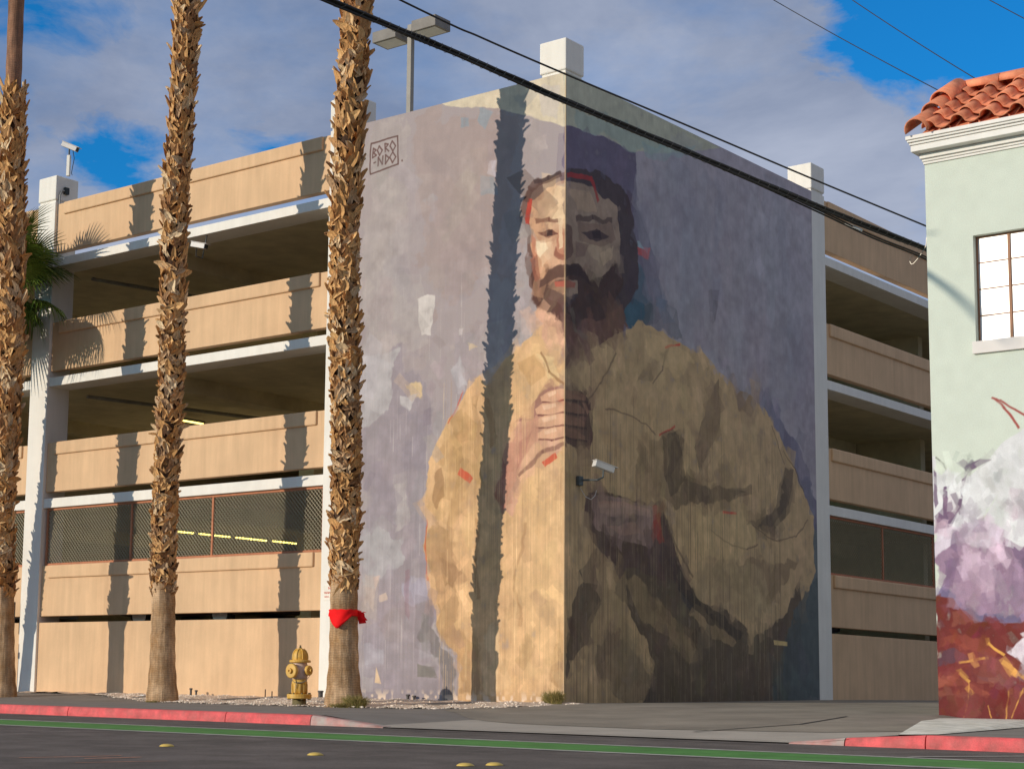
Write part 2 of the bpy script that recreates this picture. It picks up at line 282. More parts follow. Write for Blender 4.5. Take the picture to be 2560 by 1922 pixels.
# ------------------------------------------------------------------ painted walls: a procedural painting made from polygons and strokes
MURAL=[('p',[0.384,0.335,0.324],[(-5.32,12.4),(-4.14,12.16),(-4.14,7.0),(-5.19,7.11)],0.7,0.25),
('p',[0.295,0.253,0.282],[(-5.19,7.11),(-3.49,6.93),(-3.06,-0.01),(-5.01,-0.05)],0.8,0.3),
('p',[0.347,0.261,0.239],[(-3.81,12.09),(-1.11,11.8),(-1.47,8.33),(-3.3,8.08)],0.5,0.3),
('p',[0.435,0.386,0.426],[(-0.02,12.39),(10.85,12.38),(10.6,0.2),(0.03,0.02)],1,0.0),
('p',[0.338,0.329,0.385],[(3.33,11.34),(6.0,11.54),(5.6,8.3),(3.61,7.79)],0.5,0.3),
('p',[0.503,0.468,0.506],[(6.89,11.28),(10.61,11.53),(10.28,8.14),(7.74,8.12)],0.5,0.3),
('p',[0.175,0.146,0.209],[(-0.01,11.24),(2.5,11.31),(2.58,10.3),(3.31,9.27),(3.62,7.96),(0.01,6.55)],1,0.05),
('p',[0.614,0.533,0.404],[(-3.16,12.29),(-1.58,11.88),(-0.66,11.49),(-0.01,11.24),(-0.02,12.39),(-1.58,12.44)],1,0.04),
('p',[0.433,0.4,0.356],[(-0.82,12.28),(-0.62,12.03),(-1.11,11.88),(-1.21,12.07)],0.6,0.08),
('p',[0.513,0.466,0.456],[(-0.67,12.08),(-0.14,12.05),(-0.14,11.43),(-0.62,11.61)],0.5,0.08),
('p',[0.503,0.497,0.385],[(-0.01,11.24),(1.21,11.31),(2.5,11.31),(3.97,11.63),(6.02,12.26),(4.64,12.33),(-0.02,12.47)],1,0.03),
('p',[0.322,0.403,0.369],[(0.36,11.67),(2.1,11.88),(3.97,11.76),(2.55,11.33),(0.36,11.26)],0.6,0.12),
('p',[0.292,0.439,0.435],[(2.7,11.53),(4.97,12.01),(4.3,11.58),(2.86,11.29)],0.5,0.08),
('p',[0.256,0.3,0.347],[(-2.63,11.9),(-2.4,11.87),(-2.4,11.64),(-2.61,11.7)],0.8,0.05),
('p',[0.256,0.3,0.347],[(-2.12,12.01),(-1.76,11.85),(-1.96,11.55),(-2.16,11.76)],0.8,0.05),
('p',[0.256,0.3,0.347],[(-2.05,10.6),(-1.69,10.5),(-1.64,10.07),(-2.04,10.14)],0.8,0.05),
('p',[0.433,0.366,0.365],[(-0.71,11.06),(-0.42,11.12),(-0.4,10.79),(-0.69,10.81)],0.8,0.04),
('p',[0.485,0.44,0.483],[(-1.88,10.87),(-1.7,10.87),(-1.64,10.49),(-1.87,10.61)],0.9,0.05),
('p',[0.571,0.522,0.5],[(-3.68,8.28),(-3.28,8.26),(-3.23,7.82),(-3.31,7.41),(-3.61,7.43)],1,0.05),
('p',[0.639,0.472,0.27],[(-3.98,6.44),(-3.61,6.48),(-3.57,6.19),(-3.85,6.15)],0.9,0.08),
('p',[0.485,0.451,0.456],[(-4.12,6.2),(-3.69,6.24),(-3.88,5.93),(-4.07,6.03)],0.9,0.05),
('p',[0.423,0.4,0.424],[(-2.78,6.65),(-2.56,6.91),(-2.4,6.57),(-2.33,6.31),(-2.65,6.27)],0.9,0.06),
('p',[0.614,0.466,0.27],[(-2.34,7.13),(-2.09,7.04),(-2.31,6.96)],0.9,0.03),
('p',[0.464,0.44,0.445],[(-5.19,7.2),(-4.3,7.1),(-4.39,6.18),(-4.6,5.78),(-5.15,5.74)],0.7,0.12),
('p',[0.256,0.224,0.262],[(-3.9,5.97),(-3.27,6.0),(-3.45,4.61),(-3.98,4.48)],0.5,0.15),
('p',[0.393,0.371,0.384],[(-5.09,3.47),(-4.01,3.34),(-4.05,2.77),(-4.69,2.54),(-5.07,2.63)],0.9,0.12),
('p',[0.553,0.41,0.347],[(-4.99,2.55),(-4.53,2.62),(-4.63,2.29),(-4.67,1.88),(-4.84,2.05),(-4.98,1.81)],0.8,0.06),
('p',[0.577,0.44,0.356],[(-4.55,2.19),(-4.4,2.2),(-4.37,2.04),(-4.54,2.04)],0.9,0.03),
('p',[0.365,0.335,0.404],[(-4.04,2.36),(-3.31,2.42),(-3.32,1.94),(-3.93,1.95)],0.8,0.1),
('p',[0.22,0.184,0.198],[(-3.35,2.02),(-3.2,2.02),(-3.21,1.38),(-3.31,1.46)],0.7,0.06),
('p',[0.188,0.172,0.155],[(-3.57,0.75),(-3.13,0.72),(-3.07,0.51),(-3.56,0.52)],0.9,0.03),
('p',[0.374,0.353,0.394],[(-5.0,1.23),(-4.44,1.07),(-4.48,0.74),(-4.97,0.74)],0.7,0.06),
('p',[0.652,0.472,0.311],[(-4.64,0.68),(-4.49,0.34),(-4.66,0.36)],1,0.01),
('p',[0.158,0.138,0.133],[(-3.5,1.7),(-3.09,1.46),(-2.67,0.91),(-2.64,0.05),(-2.96,0.04),(-3.02,0.91),(-3.39,1.22)],0.75,0.12),
('p',[0.256,0.109,0.138],[(-3.94,2.6),(-3.78,2.6),(-3.79,1.63),(-3.9,1.71)],0.35,0.06),
('p',[0.186,0.166,0.188],[(5.44,8.98),(5.87,9.06),(5.77,8.33),(5.68,8.21),(5.51,8.29)],0.8,0.05),
('p',[0.236,0.223,0.257],[(9.42,6.5),(9.81,6.36),(9.7,5.96),(9.31,6.01)],0.6,0.1),
('p',[0.07,0.146,0.198],[(2.09,9.02),(2.84,8.75),(3.3,8.07),(2.68,7.55),(2.08,7.78)],0.9,0.12),
('p',[0.154,0.156,0.168],[(2.69,8.38),(3.94,8.19),(4.25,7.72),(2.84,7.57)],0.7,0.12),
('p',[0.092,0.156,0.233],[(3.3,8.37),(3.75,8.37),(3.62,8.17),(3.3,8.18)],0.9,0.03),
('p',[0.683,0.08,0.067],[(2.57,9.28),(3.16,9.42),(3.09,9.15),(2.63,9.09)],1,0.04),
('p',[0.389,0.538,0.584],[(2.31,9.38),(2.69,9.44),(2.88,9.31),(2.66,9.29)],1,0.02),
('p',[0.134,0.156,0.158],[(8.74,3.29),(10.76,4.37),(10.59,0.06),(7.53,0.05),(8.68,1.48)],0.9,0.2),
('p',[0.164,0.146,0.221],[(7.72,7.19),(9.6,5.86),(10.56,4.44),(10.53,3.78),(9.38,5.18),(7.52,6.62)],0.8,0.08),
('p',[0.158,0.091,0.078],[(-0.01,10.32),(-0.51,10.29),(-0.88,10.03),(-1.04,9.52),(-1.0,8.58),(-0.79,7.91),(-0.38,7.46),(0.0,7.33)],1,0.08),
('p',[0.099,0.073,0.079],[(-0.01,10.36),(0.92,10.51),(1.94,10.47),(2.42,10.01),(2.63,9.3),(2.54,8.61),(2.08,7.78),(1.21,6.9),(0.01,6.43)],1,0.08),
('p',[0.565,0.326,0.198],[(-0.01,10.1),(-0.43,10.09),(-0.75,9.84),(-0.87,9.37),(-0.87,8.89),(-0.64,8.21),(0.0,7.81)],1,0.05),
('p',[0.718,0.528,0.347],[(-0.01,10.04),(-0.27,10.0),(-0.39,9.62),(-0.2,9.27),(-0.0,9.23)],0.9,0.06),
('p',[0.678,0.472,0.311],[(-0.75,9.03),(-0.36,8.97),(-0.27,8.64),(-0.5,8.47),(-0.71,8.7)],0.9,0.05),
('p',[0.389,0.277,0.209],[(-0.01,10.05),(0.92,10.17),(1.79,9.96),(1.97,9.41),(1.91,8.65),(1.21,8.19),(0.0,7.81)],1,0.05),
('p',[0.503,0.369,0.257],[(0.5,9.06),(1.65,9.26),(1.5,8.82),(0.78,8.68)],0.8,0.08),
('p',[0.103,0.047,0.037],[(-0.89,8.73),(-0.6,8.28),(-0.39,8.43),(-0.0,8.41),(-0.0,8.12),(-0.26,8.16),(-0.38,7.86),(0.0,7.57),(0.0,7.24),(-0.45,7.47),(-0.77,7.91)],1,0.06),
('p',[0.099,0.061,0.056],[(-0.0,8.41),(0.53,8.45),(0.93,8.3),(1.86,8.81),(2.09,8.52),(1.64,7.78),(0.93,7.29),(0.0,6.98),(0.0,7.57),(0.44,7.89),(0.37,8.15),(-0.0,8.12)],1,0.06),
('p',[0.601,0.353,0.239],[(-0.64,7.73),(0.0,7.26),(0.01,6.55),(-0.47,7.0),(-0.69,7.42)],1,0.05),
('p',[0.198,0.11,0.092],[(0.0,7.33),(1.21,7.54),(2.08,8.02),(2.23,7.64),(0.93,6.77),(0.01,6.32)],1,0.06),
('p',[0.62,0.395,0.211],[(0.03,-0.05),(-2.51,-0.1),(-2.55,0.91),(-3.07,1.54),(-3.33,2.42),(-3.42,3.72),(-3.33,4.77),(-2.85,5.63),(-2.0,6.52),(-1.16,6.9),(-0.73,7.15),(-0.64,7.41),(-0.47,7.0),(0.01,6.51)],1,0.05),
('p',[0.567,0.395,0.227],[(0.01,6.36),(0.79,6.83),(2.08,7.49),(2.68,7.75),(3.77,7.63),(5.24,7.49),(6.44,7.06),(7.8,6.75),(8.82,5.95),(9.57,5.11),(10.23,4.42),(10.23,3.2),(9.46,1.87),(8.67,1.12),(7.53,-0.04),(0.03,-0.05)],1,0.05),
('p',[0.423,0.253,0.108],[(-3.04,4.99),(-2.34,5.99),(-2.17,4.53),(-2.51,3.59),(-3.12,3.7)],0.5,0.15),
('p',[0.329,0.204,0.086],[(-2.8,5.71),(-2.54,5.85),(-2.42,4.39),(-2.62,4.16)],0.5,0.08),
('p',[0.287,0.172,0.078],[(-2.24,6.06),(-2.08,6.09),(-1.97,4.12),(-2.12,3.97)],0.6,0.06),
('p',[0.691,0.461,0.239],[(-2.51,3.67),(-1.72,3.95),(-1.65,1.99),(-2.23,1.53)],0.35,0.15),
('p',[0.256,0.149,0.067],[(-3.38,3.71),(-2.92,3.45),(-2.7,2.48),(-2.48,1.53),(-1.98,1.06),(-2.07,0.14),(-2.51,0.13),(-2.57,0.91),(-3.09,1.62)],0.45,0.12),
('p',[0.256,0.144,0.067],[(-3.01,2.81),(-2.5,2.56),(-2.69,2.17),(-2.9,2.25)],0.6,0.08),
('p',[0.678,0.451,0.232],[(-1.04,3.99),(-0.11,4.08),(-0.09,0.46),(-1.11,0.15)],0.3,0.2),
('p',[0.718,0.539,0.337],[(-1.84,1.53),(-1.5,1.52),(-1.53,0.14),(-1.92,0.14)],0.5,0.1),
('p',[0.365,0.21,0.095],[(-0.23,1.06),(0.02,1.51),(0.03,0.32),(-0.32,0.39)],0.6,0.08),
('p',[0.164,0.118,0.079],[(3.75,5.57),(4.15,5.83),(4.47,5.53),(4.41,4.85),(5.2,4.63),(7.11,4.77),(6.22,4.42),(4.21,4.14),(3.27,4.23),(3.74,4.78)],0.7,0.09),
('p',[0.322,0.223,0.131],[(2.67,5.28),(3.75,5.36),(3.58,4.26),(2.52,4.32)],0.6,0.1),
('p',[0.236,0.166,0.107],[(5.4,6.51),(5.92,7.11),(5.81,5.87),(5.04,4.91),(4.88,5.41)],0.75,0.06),
('p',[0.175,0.127,0.086],[(8.8,5.4),(9.28,5.36),(9.06,4.41),(8.19,3.88),(7.09,3.97),(8.58,4.46)],0.9,0.05),
('p',[0.277,0.188,0.115],[(5.51,2.95),(7.61,3.21),(9.31,3.23),(8.53,2.55),(6.88,2.38),(5.67,2.57)],0.75,0.1),
('p',[0.277,0.199,0.123],[(2.99,7.1),(3.93,7.41),(3.45,6.83),(2.53,6.49)],0.6,0.08),
('p',[0.223,0.146,0.107],[(6.62,7.04),(7.52,6.8),(7.33,6.32),(6.79,6.52)],0.6,0.06),
('p',[0.116,0.087,0.067],[(2.07,3.08),(3.41,2.77),(4.52,2.67),(5.16,2.21),(6.86,1.77),(7.21,1.43),(8.7,2.02),(9.5,2.97),(9.65,1.51),(8.64,-0.04),(2.64,-0.05),(3.25,0.83),(2.65,1.61),(1.78,2.2)],0.9,0.08),
('p',[0.444,0.321,0.188],[(1.07,2.47),(2.07,2.61),(2.36,1.6),(3.24,0.51),(1.21,0.18),(0.94,1.24)],0.6,0.12),
('p',[0.483,0.353,0.209],[(4.51,2.51),(5.83,2.07),(7.22,1.78),(8.33,2.18),(7.61,3.03),(5.17,3.05)],0.75,0.08),
('p',[0.116,0.087,0.067],[(0.39,2.43),(1.07,3.01),(1.21,2.02),(0.8,1.23),(0.26,0.77),(0.08,0.46),(0.13,1.21)],0.85,0.06),
('s',[0.154,0.102,0.073],[(2.8,2.17),(3.87,1.65),(5.15,1.2)],0.8,0.06,0.14),
('s',[0.092,0.08,0.079],[(4.19,2.32),(4.83,1.94)],0.8,0.05,0.22),
('p',[0.116,0.132,0.131],[(8.99,2.03),(10.72,3.42),(10.59,-0.03),(8.08,-0.04)],0.85,0.12),
('p',[0.565,0.326,0.225],[(0.01,6.04),(-0.39,6.01),(-1.06,5.48),(-1.39,5.03),(-1.63,4.33),(-1.52,3.78),(-1.23,3.61),(-0.86,4.29),(0.01,4.92)],1,0.05),
('p',[0.256,0.118,0.104],[(0.01,6.08),(-0.49,5.98),(-1.15,5.48),(-0.77,5.45),(0.01,5.73)],0.8,0.05),
('p',[0.295,0.091,0.078],[(-1.44,5.03),(-1.15,5.09),(-1.24,4.31),(-1.47,3.62),(-1.67,4.02)],0.7,0.05),
('p',[0.154,0.094,0.079],[(0.01,6.08),(0.38,6.06),(0.79,5.8),(0.99,5.59),(0.9,5.11),(0.38,4.93),(0.01,4.96)],1,0.05),
('p',[0.292,0.166,0.123],[(0.04,5.55),(0.65,5.55),(0.58,5.23),(0.08,5.2)],0.7,0.04),
('p',[0.144,0.094,0.079],[(0.79,4.0),(1.64,4.14),(3.43,4.12),(3.73,3.78),(4.2,2.99),(4.75,2.35),(3.41,2.61),(2.07,2.69),(0.93,3.08),(0.69,3.53)],1,0.05),
('p',[0.389,0.263,0.233],[(0.93,3.97),(2.07,4.12),(3.27,4.03),(3.39,3.51),(2.96,3.15),(1.78,3.26),(1.07,3.4)],1,0.05),
('p',[0.175,0.127,0.115],[(1.5,3.71),(2.66,3.77),(2.51,3.61),(1.5,3.51)],0.8,0.04),
('p',[0.444,0.073,0.062],[(3.12,4.06),(3.5,4.01),(3.42,3.34),(3.2,3.41)],0.7,0.04),
('s',[0.519,0.1,0.054],[(-3.33,2.42),(-3.39,3.63)],0.8,0.03,0.03),
('s',[0.519,0.1,0.054],[(-2.85,5.55),(-2.55,6.01),(-2.45,6.2)],0.8,0.03,0.03),
('p',[0.389,0.277,0.158],[(2.07,2.45),(2.66,2.48),(4.18,1.67),(5.14,1.03),(4.49,0.94),(2.95,1.62)],0.7,0.08),
('p',[0.503,0.353,0.198],[(4.83,2.19),(5.65,1.72),(6.5,1.41),(6.33,1.3),(5.32,1.46),(4.51,1.93)],0.6,0.05),
('p',[0.099,0.08,0.073],[(1.08,1.24),(1.78,1.57),(2.65,0.89),(3.24,0.03),(2.06,-0.01),(1.21,0.48)],0.45,0.12),
('p',[0.365,0.204,0.095],[(-1.94,5.95),(-1.79,5.86),(-1.64,5.21),(-1.81,4.98)],0.55,0.06),
('p',[0.256,0.138,0.061],[(-3.19,4.6),(-3.04,4.67),(-2.93,4.09),(-3.13,3.86)],0.6,0.05),
('p',[0.464,0.268,0.113],[(-1.07,6.67),(-0.68,6.78),(-0.49,6.29),(-0.77,6.16)],0.5,0.06),
('p',[0.76,0.563,0.303],[(-0.63,6.78),(-0.3,6.66),(-0.11,6.25),(-0.39,6.2)],0.6,0.06),
('s',[0.256,0.128,0.057],[(-0.54,6.77),(-0.38,6.36),(-0.02,6.09)],0.7,0.03,0.05),
('s',[0.295,0.155,0.067],[(-2.01,3.57),(-2.15,2.78),(-2.04,2.0)],0.5,0.06,0.08),
('s',[0.338,0.184,0.082],[(-0.94,3.44),(-1.13,2.59),(-1.02,1.52)],0.4,0.06,0.07),
('p',[0.464,0.3,0.191],[(-0.65,9.82),(-0.34,9.84),(-0.13,9.58),(-0.32,9.41),(-0.65,9.46)],0.6,0.04),
('p',[0.803,0.65,0.456],[(-0.72,8.99),(-0.49,8.99),(-0.41,8.78),(-0.6,8.61),(-0.73,8.77)],0.8,0.03),
('p',[0.295,0.1,0.064],[(-0.87,8.65),(-0.69,8.7),(-0.58,8.28),(-0.71,8.22)],0.7,0.03),
('p',[0.249,0.156,0.123],[(0.36,9.35),(1.65,9.59),(1.79,9.29),(1.21,9.05),(0.5,8.97)],0.6,0.04),
('p',[0.589,0.403,0.27],[(0.09,9.89),(0.78,10.02),(1.07,9.79),(0.36,9.55)],0.5,0.06),
('s',[0.463,0.263,0.178],[(0.11,5.87),(0.58,5.81),(0.79,5.64)],0.6,0.03,0.08),
('s',[0.567,0.337,0.257],[(1.21,3.87),(2.07,3.98),(2.96,3.92)],0.6,0.03,0.1),
('s',[0.198,0.136,0.092],[(1.43,5.79),(2.67,5.73),(3.28,5.47)],0.7,0.04,0.03),
('s',[0.198,0.136,0.092],[(1.79,6.99),(1.21,6.26),(0.65,5.78)],0.7,0.04,0.035),
('s',[0.198,0.136,0.092],[(3.69,7.29),(3.53,6.89),(3.14,6.58)],0.7,0.04,0.035),
('s',[0.198,0.136,0.092],[(8.25,6.3),(8.53,5.83),(8.8,5.49)],0.7,0.04,0.03),
('s',[0.198,0.136,0.092],[(5.49,3.71),(6.37,3.43),(7.08,3.42),(7.53,3.56)],0.7,0.04,0.035),
('s',[0.198,0.136,0.092],[(7.36,3.95),(8.37,3.71),(9.33,3.88),(9.9,4.3)],0.7,0.04,0.03),
('s',[0.198,0.136,0.092],[(3.58,3.93),(4.04,3.31),(4.68,2.68)],0.7,0.04,0.05),
('s',[0.198,0.136,0.092],[(2.36,1.91),(2.95,1.54),(3.4,1.15)],0.7,0.04,0.03),
('s',[0.198,0.136,0.092],[(8.81,5.77),(9.38,5.37),(9.76,4.94)],0.7,0.04,0.035),
('s',[0.169,0.069,0.048],[(-0.7,9.4),(-0.39,9.41),(-0.13,9.31)],0.8,0.05,0.08),
('s',[0.116,0.073,0.067],[(0.34,9.39),(0.92,9.6),(1.65,9.61)],0.8,0.05,0.1),
('p',[0.131,0.044,0.033],[(-0.68,9.17),(-0.41,9.19),(-0.16,9.05),(-0.41,9.01)],0.9,0.03),
('p',[0.092,0.061,0.067],[(0.53,9.16),(1.07,9.37),(1.56,9.32),(1.04,9.1)],0.9,0.03),
('p',[0.329,0.076,0.045],[(-0.16,9.26),(-0.0,9.15),(-0.0,8.6),(-0.12,8.54),(-0.24,8.65)],0.5,0.05),
('p',[0.164,0.094,0.079],[(-0.0,9.23),(0.2,9.2),(0.31,8.66),(-0.0,8.5)],0.8,0.04),
('p',[0.433,0.091,0.064],[(-0.26,8.13),(-0.0,8.12),(0.0,8.0),(-0.23,8.03)],0.8,0.02),
('p',[0.389,0.127,0.092],[(-0.0,8.12),(0.34,8.12),(0.31,8.02),(0.0,7.98)],0.8,0.02),
('s',[0.413,0.047,0.03],[(-0.82,9.85),(-0.91,9.38)],0.9,0.03,0.09),
('s',[0.425,0.055,0.056],[(0.08,10.22),(0.92,10.35),(1.14,9.97)],0.8,0.03,0.1),
('p',[0.708,0.517,0.245],[(8.19,1.46),(8.83,1.45),(8.83,1.36),(8.23,1.36)],1,0.01),
('p',[0.708,0.127,0.092],[(5.97,4.17),(6.6,4.19),(6.6,4.14),(5.97,4.11)],0.9,0.0),
('s',[0.683,0.11,0.079],[(3.69,7.39),(4.25,7.53)],0.9,0.03,0.05),
('s',[0.589,0.094,0.073],[(3.44,5.49),(3.99,5.79)],0.8,0.03,0.05),
('s',[0.181,0.08,0.064],[(0.01,4.91),(-0.48,4.8),(-1.05,4.38)],0.7,0.05,0.07),
('s',[0.565,0.091,0.048],[(-0.48,4.57),(-0.25,4.71)],0.9,0.03,0.11),
('s',[0.565,0.091,0.048],[(-2.53,4.55),(-2.27,4.38)],0.9,0.03,0.14),
('s',[0.542,0.087,0.048],[(-0.16,5.87),(0.01,5.69)],0.8,0.03,0.1),
('p',[0.098,0.047,0.037],[(-0.58,8.25),(-0.36,8.4),(-0.12,8.44),(-0.0,8.41),(-0.0,8.2),(-0.2,8.23),(-0.44,8.15),(-0.6,8.08)],0.9,0.04),
('p',[0.077,0.05,0.051],[(-0.0,8.42),(0.37,8.45),(0.79,8.35),(0.98,8.18),(0.65,8.25),(0.31,8.25),(-0.0,8.22)],0.9,0.04),
('p',[0.256,0.091,0.061],[(-0.24,8.79),(-0.12,8.65),(-0.0,8.6),(-0.0,8.52),(-0.16,8.54),(-0.27,8.64)],0.8,0.03),
('p',[0.76,0.575,0.384],[(-0.17,9.42),(-0.07,9.41),(-0.05,8.76),(-0.14,8.74)],0.7,0.03),
('p',[0.464,0.161,0.095],[(-0.83,9.12),(-0.72,9.03),(-0.69,8.7),(-0.81,8.64)],0.6,0.03),
('p',[0.413,0.224,0.143],[(-0.7,9.1),(-0.17,9.01),(-0.27,8.91),(-0.6,8.96)],0.5,0.03),
('p',[0.223,0.136,0.115],[(0.37,8.91),(0.78,8.98),(0.67,8.73),(0.39,8.6)],0.6,0.03),
('p',[0.659,0.477,0.324],[(1.21,8.92),(1.73,9.2),(1.64,8.85),(1.3,8.7)],0.6,0.04),
('p',[0.064,0.045,0.051],[(0.9,9.28),(1.21,9.37),(1.24,9.21),(0.95,9.15)],0.9,0.02),
('p',[0.038,0.018,0.019],[(-0.47,9.18),(-0.32,9.16),(-0.31,9.04),(-0.45,9.06)],0.85,0.02),
('s',[0.086,0.041,0.035],[(-0.88,9.86),(-0.8,10.09),(-0.61,10.24),(-0.13,10.28)],0.7,0.05,0.12),
('s',[0.051,0.029,0.03],[(-0.7,10.22),(-0.42,10.27),(-0.13,10.32)],0.8,0.04,0.07),
('s',[0.223,0.188,0.149],[(0.23,7.61),(0.37,7.24),(0.79,7.07)],0.4,0.05,0.1),
('p',[0.077,0.055,0.046],[(3.52,5.5),(3.91,5.78),(4.23,5.63),(4.42,5.1),(4.51,4.6),(3.9,4.33),(3.62,4.68)],0.5,0.07),
('p',[0.154,0.11,0.079],[(4.46,4.64),(5.7,4.62),(7.2,4.85),(7.29,4.68),(5.87,4.34),(4.54,4.2)],0.5,0.06),
('p',[0.107,0.08,0.067],[(8.8,5.4),(9.26,5.34),(9.01,4.57),(8.31,4.07),(7.56,3.99),(8.39,4.44)],0.5,0.06),
('p',[0.759,0.559,0.296],[(4.86,3.96),(6.92,4.22),(7.63,3.75),(6.54,3.14),(4.85,3.2)],0.35,0.1),
('p',[0.785,0.559,0.296],[(2.84,7.57),(3.93,7.5),(4.91,7.31),(4.24,6.86),(2.99,7.18)],0.35,0.08),
('p',[0.077,0.061,0.051],[(4.04,2.98),(4.67,2.43),(5.66,1.98),(6.86,1.55),(6.68,1.42),(5.32,1.71),(4.19,2.32)],0.7,0.05),
('p',[0.639,0.371,0.239],[(-0.56,5.88),(-0.37,5.96),(-0.11,5.99),(0.01,5.98),(0.01,5.78),(-0.32,5.75),(-0.52,5.78)],0.85,0.03),
('p',[0.732,0.494,0.347],[(-0.39,5.93),(-0.21,5.97),(-0.19,5.91),(-0.36,5.85)],0.7,0.02),
('s',[0.164,0.059,0.048],[(-0.51,5.77),(-0.22,5.72),(0.01,5.77)],0.8,0.02,0.035),
('p',[0.338,0.188,0.131],[(0.01,5.97),(0.38,5.97),(0.68,5.92),(0.65,5.82),(0.31,5.81),(0.01,5.8)],0.7,0.03),
('s',[0.092,0.061,0.056],[(0.01,5.77),(0.38,5.79),(0.74,5.82)],0.7,0.02,0.04),
('p',[0.639,0.371,0.239],[(-0.69,5.65),(-0.51,5.73),(-0.11,5.75),(0.01,5.74),(0.01,5.54),(-0.45,5.52),(-0.66,5.55)],0.85,0.03),
('p',[0.732,0.494,0.347],[(-0.52,5.7),(-0.21,5.73),(-0.19,5.67),(-0.49,5.62)],0.7,0.02),
('s',[0.164,0.059,0.048],[(-0.64,5.53),(-0.35,5.49),(0.01,5.53)],0.8,0.02,0.035),
('p',[0.338,0.188,0.131],[(0.01,5.73),(0.38,5.73),(0.68,5.68),(0.65,5.58),(0.31,5.57),(0.01,5.56)],0.7,0.03),
('s',[0.092,0.061,0.056],[(0.01,5.53),(0.38,5.55),(0.74,5.57)],0.7,0.02,0.04),
('p',[0.639,0.371,0.239],[(-0.73,5.41),(-0.54,5.49),(-0.11,5.51),(0.01,5.5),(0.01,5.3),(-0.48,5.28),(-0.69,5.31)],0.85,0.03),
('p',[0.732,0.494,0.347],[(-0.56,5.46),(-0.2,5.49),(-0.19,5.42),(-0.52,5.38)],0.7,0.02),
('s',[0.164,0.059,0.048],[(-0.67,5.29),(-0.39,5.26),(0.01,5.29)],0.8,0.02,0.035),
('p',[0.338,0.188,0.131],[(0.01,5.49),(0.38,5.49),(0.68,5.43),(0.65,5.34),(0.31,5.32),(0.01,5.32)],0.7,0.03),
('s',[0.092,0.061,0.056],[(0.01,5.29),(0.38,5.31),(0.74,5.33)],0.7,0.02,0.04),
('p',[0.639,0.371,0.239],[(-0.65,5.16),(-0.46,5.24),(-0.11,5.27),(0.01,5.26),(0.01,5.06),(-0.41,5.03),(-0.61,5.06)],0.85,0.03),
('p',[0.732,0.494,0.347],[(-0.48,5.21),(-0.2,5.25),(-0.18,5.18),(-0.45,5.14)],0.7,0.02),
('s',[0.164,0.059,0.048],[(-0.6,5.05),(-0.31,5.01),(0.01,5.05)],0.8,0.02,0.035),
('p',[0.338,0.188,0.131],[(0.01,5.25),(0.38,5.25),(0.68,5.19),(0.65,5.09),(0.31,5.08),(0.01,5.08)],0.7,0.03),
('s',[0.092,0.061,0.056],[(0.01,5.05),(0.38,5.07),(0.74,5.09)],0.7,0.02,0.04),
('p',[0.519,0.268,0.185],[(-1.42,4.87),(-1.05,5.32),(-0.67,5.52),(-0.62,5.05),(-0.95,4.68),(-1.24,4.08),(-1.47,3.93)],0.7,0.05),
('p',[0.374,0.161,0.123],[(-1.05,5.08),(-0.77,5.22),(-0.86,4.83),(-1.14,4.46)],0.5,0.05),
('p',[0.503,0.337,0.27],[(1.21,3.87),(2.07,4.02),(3.04,3.97),(3.12,3.81),(2.07,3.8),(1.28,3.73)],0.6,0.04),
('p',[0.444,0.277,0.221],[(1.5,3.51),(2.51,3.58),(2.81,3.42),(1.93,3.33)],0.6,0.04),
('s',[0.126,0.069,0.064],[(-5.05,11.79),(-4.32,11.84)],0.95,0.015,0.035),
('s',[0.126,0.069,0.064],[(-4.32,11.84),(-4.28,11.21)],0.95,0.015,0.035),
('s',[0.126,0.069,0.064],[(-4.28,11.21),(-5.06,11.14)],0.95,0.015,0.035),
('s',[0.126,0.069,0.064],[(-5.06,11.14),(-5.05,11.79)],0.95,0.015,0.035),
('s',[0.136,0.076,0.071],[(-4.98,11.69),(-4.99,11.49)],0.95,0.01,0.032),
('s',[0.136,0.076,0.071],[(-4.98,11.69),(-4.91,11.64),(-4.96,11.59),(-4.89,11.52),(-4.99,11.49)],0.95,0.01,0.032),
('s',[0.136,0.076,0.071],[(-4.82,11.71),(-4.87,11.62),(-4.8,11.5),(-4.73,11.6),(-4.82,11.71)],0.95,0.01,0.032),
('s',[0.136,0.076,0.071],[(-4.66,11.73),(-4.65,11.54)],0.95,0.01,0.032),
('s',[0.136,0.076,0.071],[(-4.66,11.73),(-4.57,11.7),(-4.65,11.63),(-4.55,11.54)],0.95,0.01,0.032),
('s',[0.136,0.076,0.071],[(-4.46,11.75),(-4.52,11.65),(-4.44,11.52),(-4.37,11.62),(-4.46,11.75)],0.95,0.01,0.032),
('s',[0.136,0.076,0.071],[(-4.95,11.37),(-4.9,11.38)],0.95,0.01,0.032),
('s',[0.136,0.076,0.071],[(-4.84,11.28),(-4.83,11.47),(-4.72,11.29),(-4.71,11.47)],0.95,0.01,0.032),
('s',[0.136,0.076,0.071],[(-4.64,11.28),(-4.64,11.48),(-4.54,11.39),(-4.64,11.28)],0.95,0.01,0.032),
('s',[0.136,0.076,0.071],[(-4.44,11.5),(-4.52,11.4),(-4.44,11.27),(-4.35,11.38),(-4.44,11.5)],0.95,0.01,0.032),
('s',[0.136,0.076,0.071],[(-4.18,11.28),(-4.17,11.26)],0.95,0.01,0.032)]
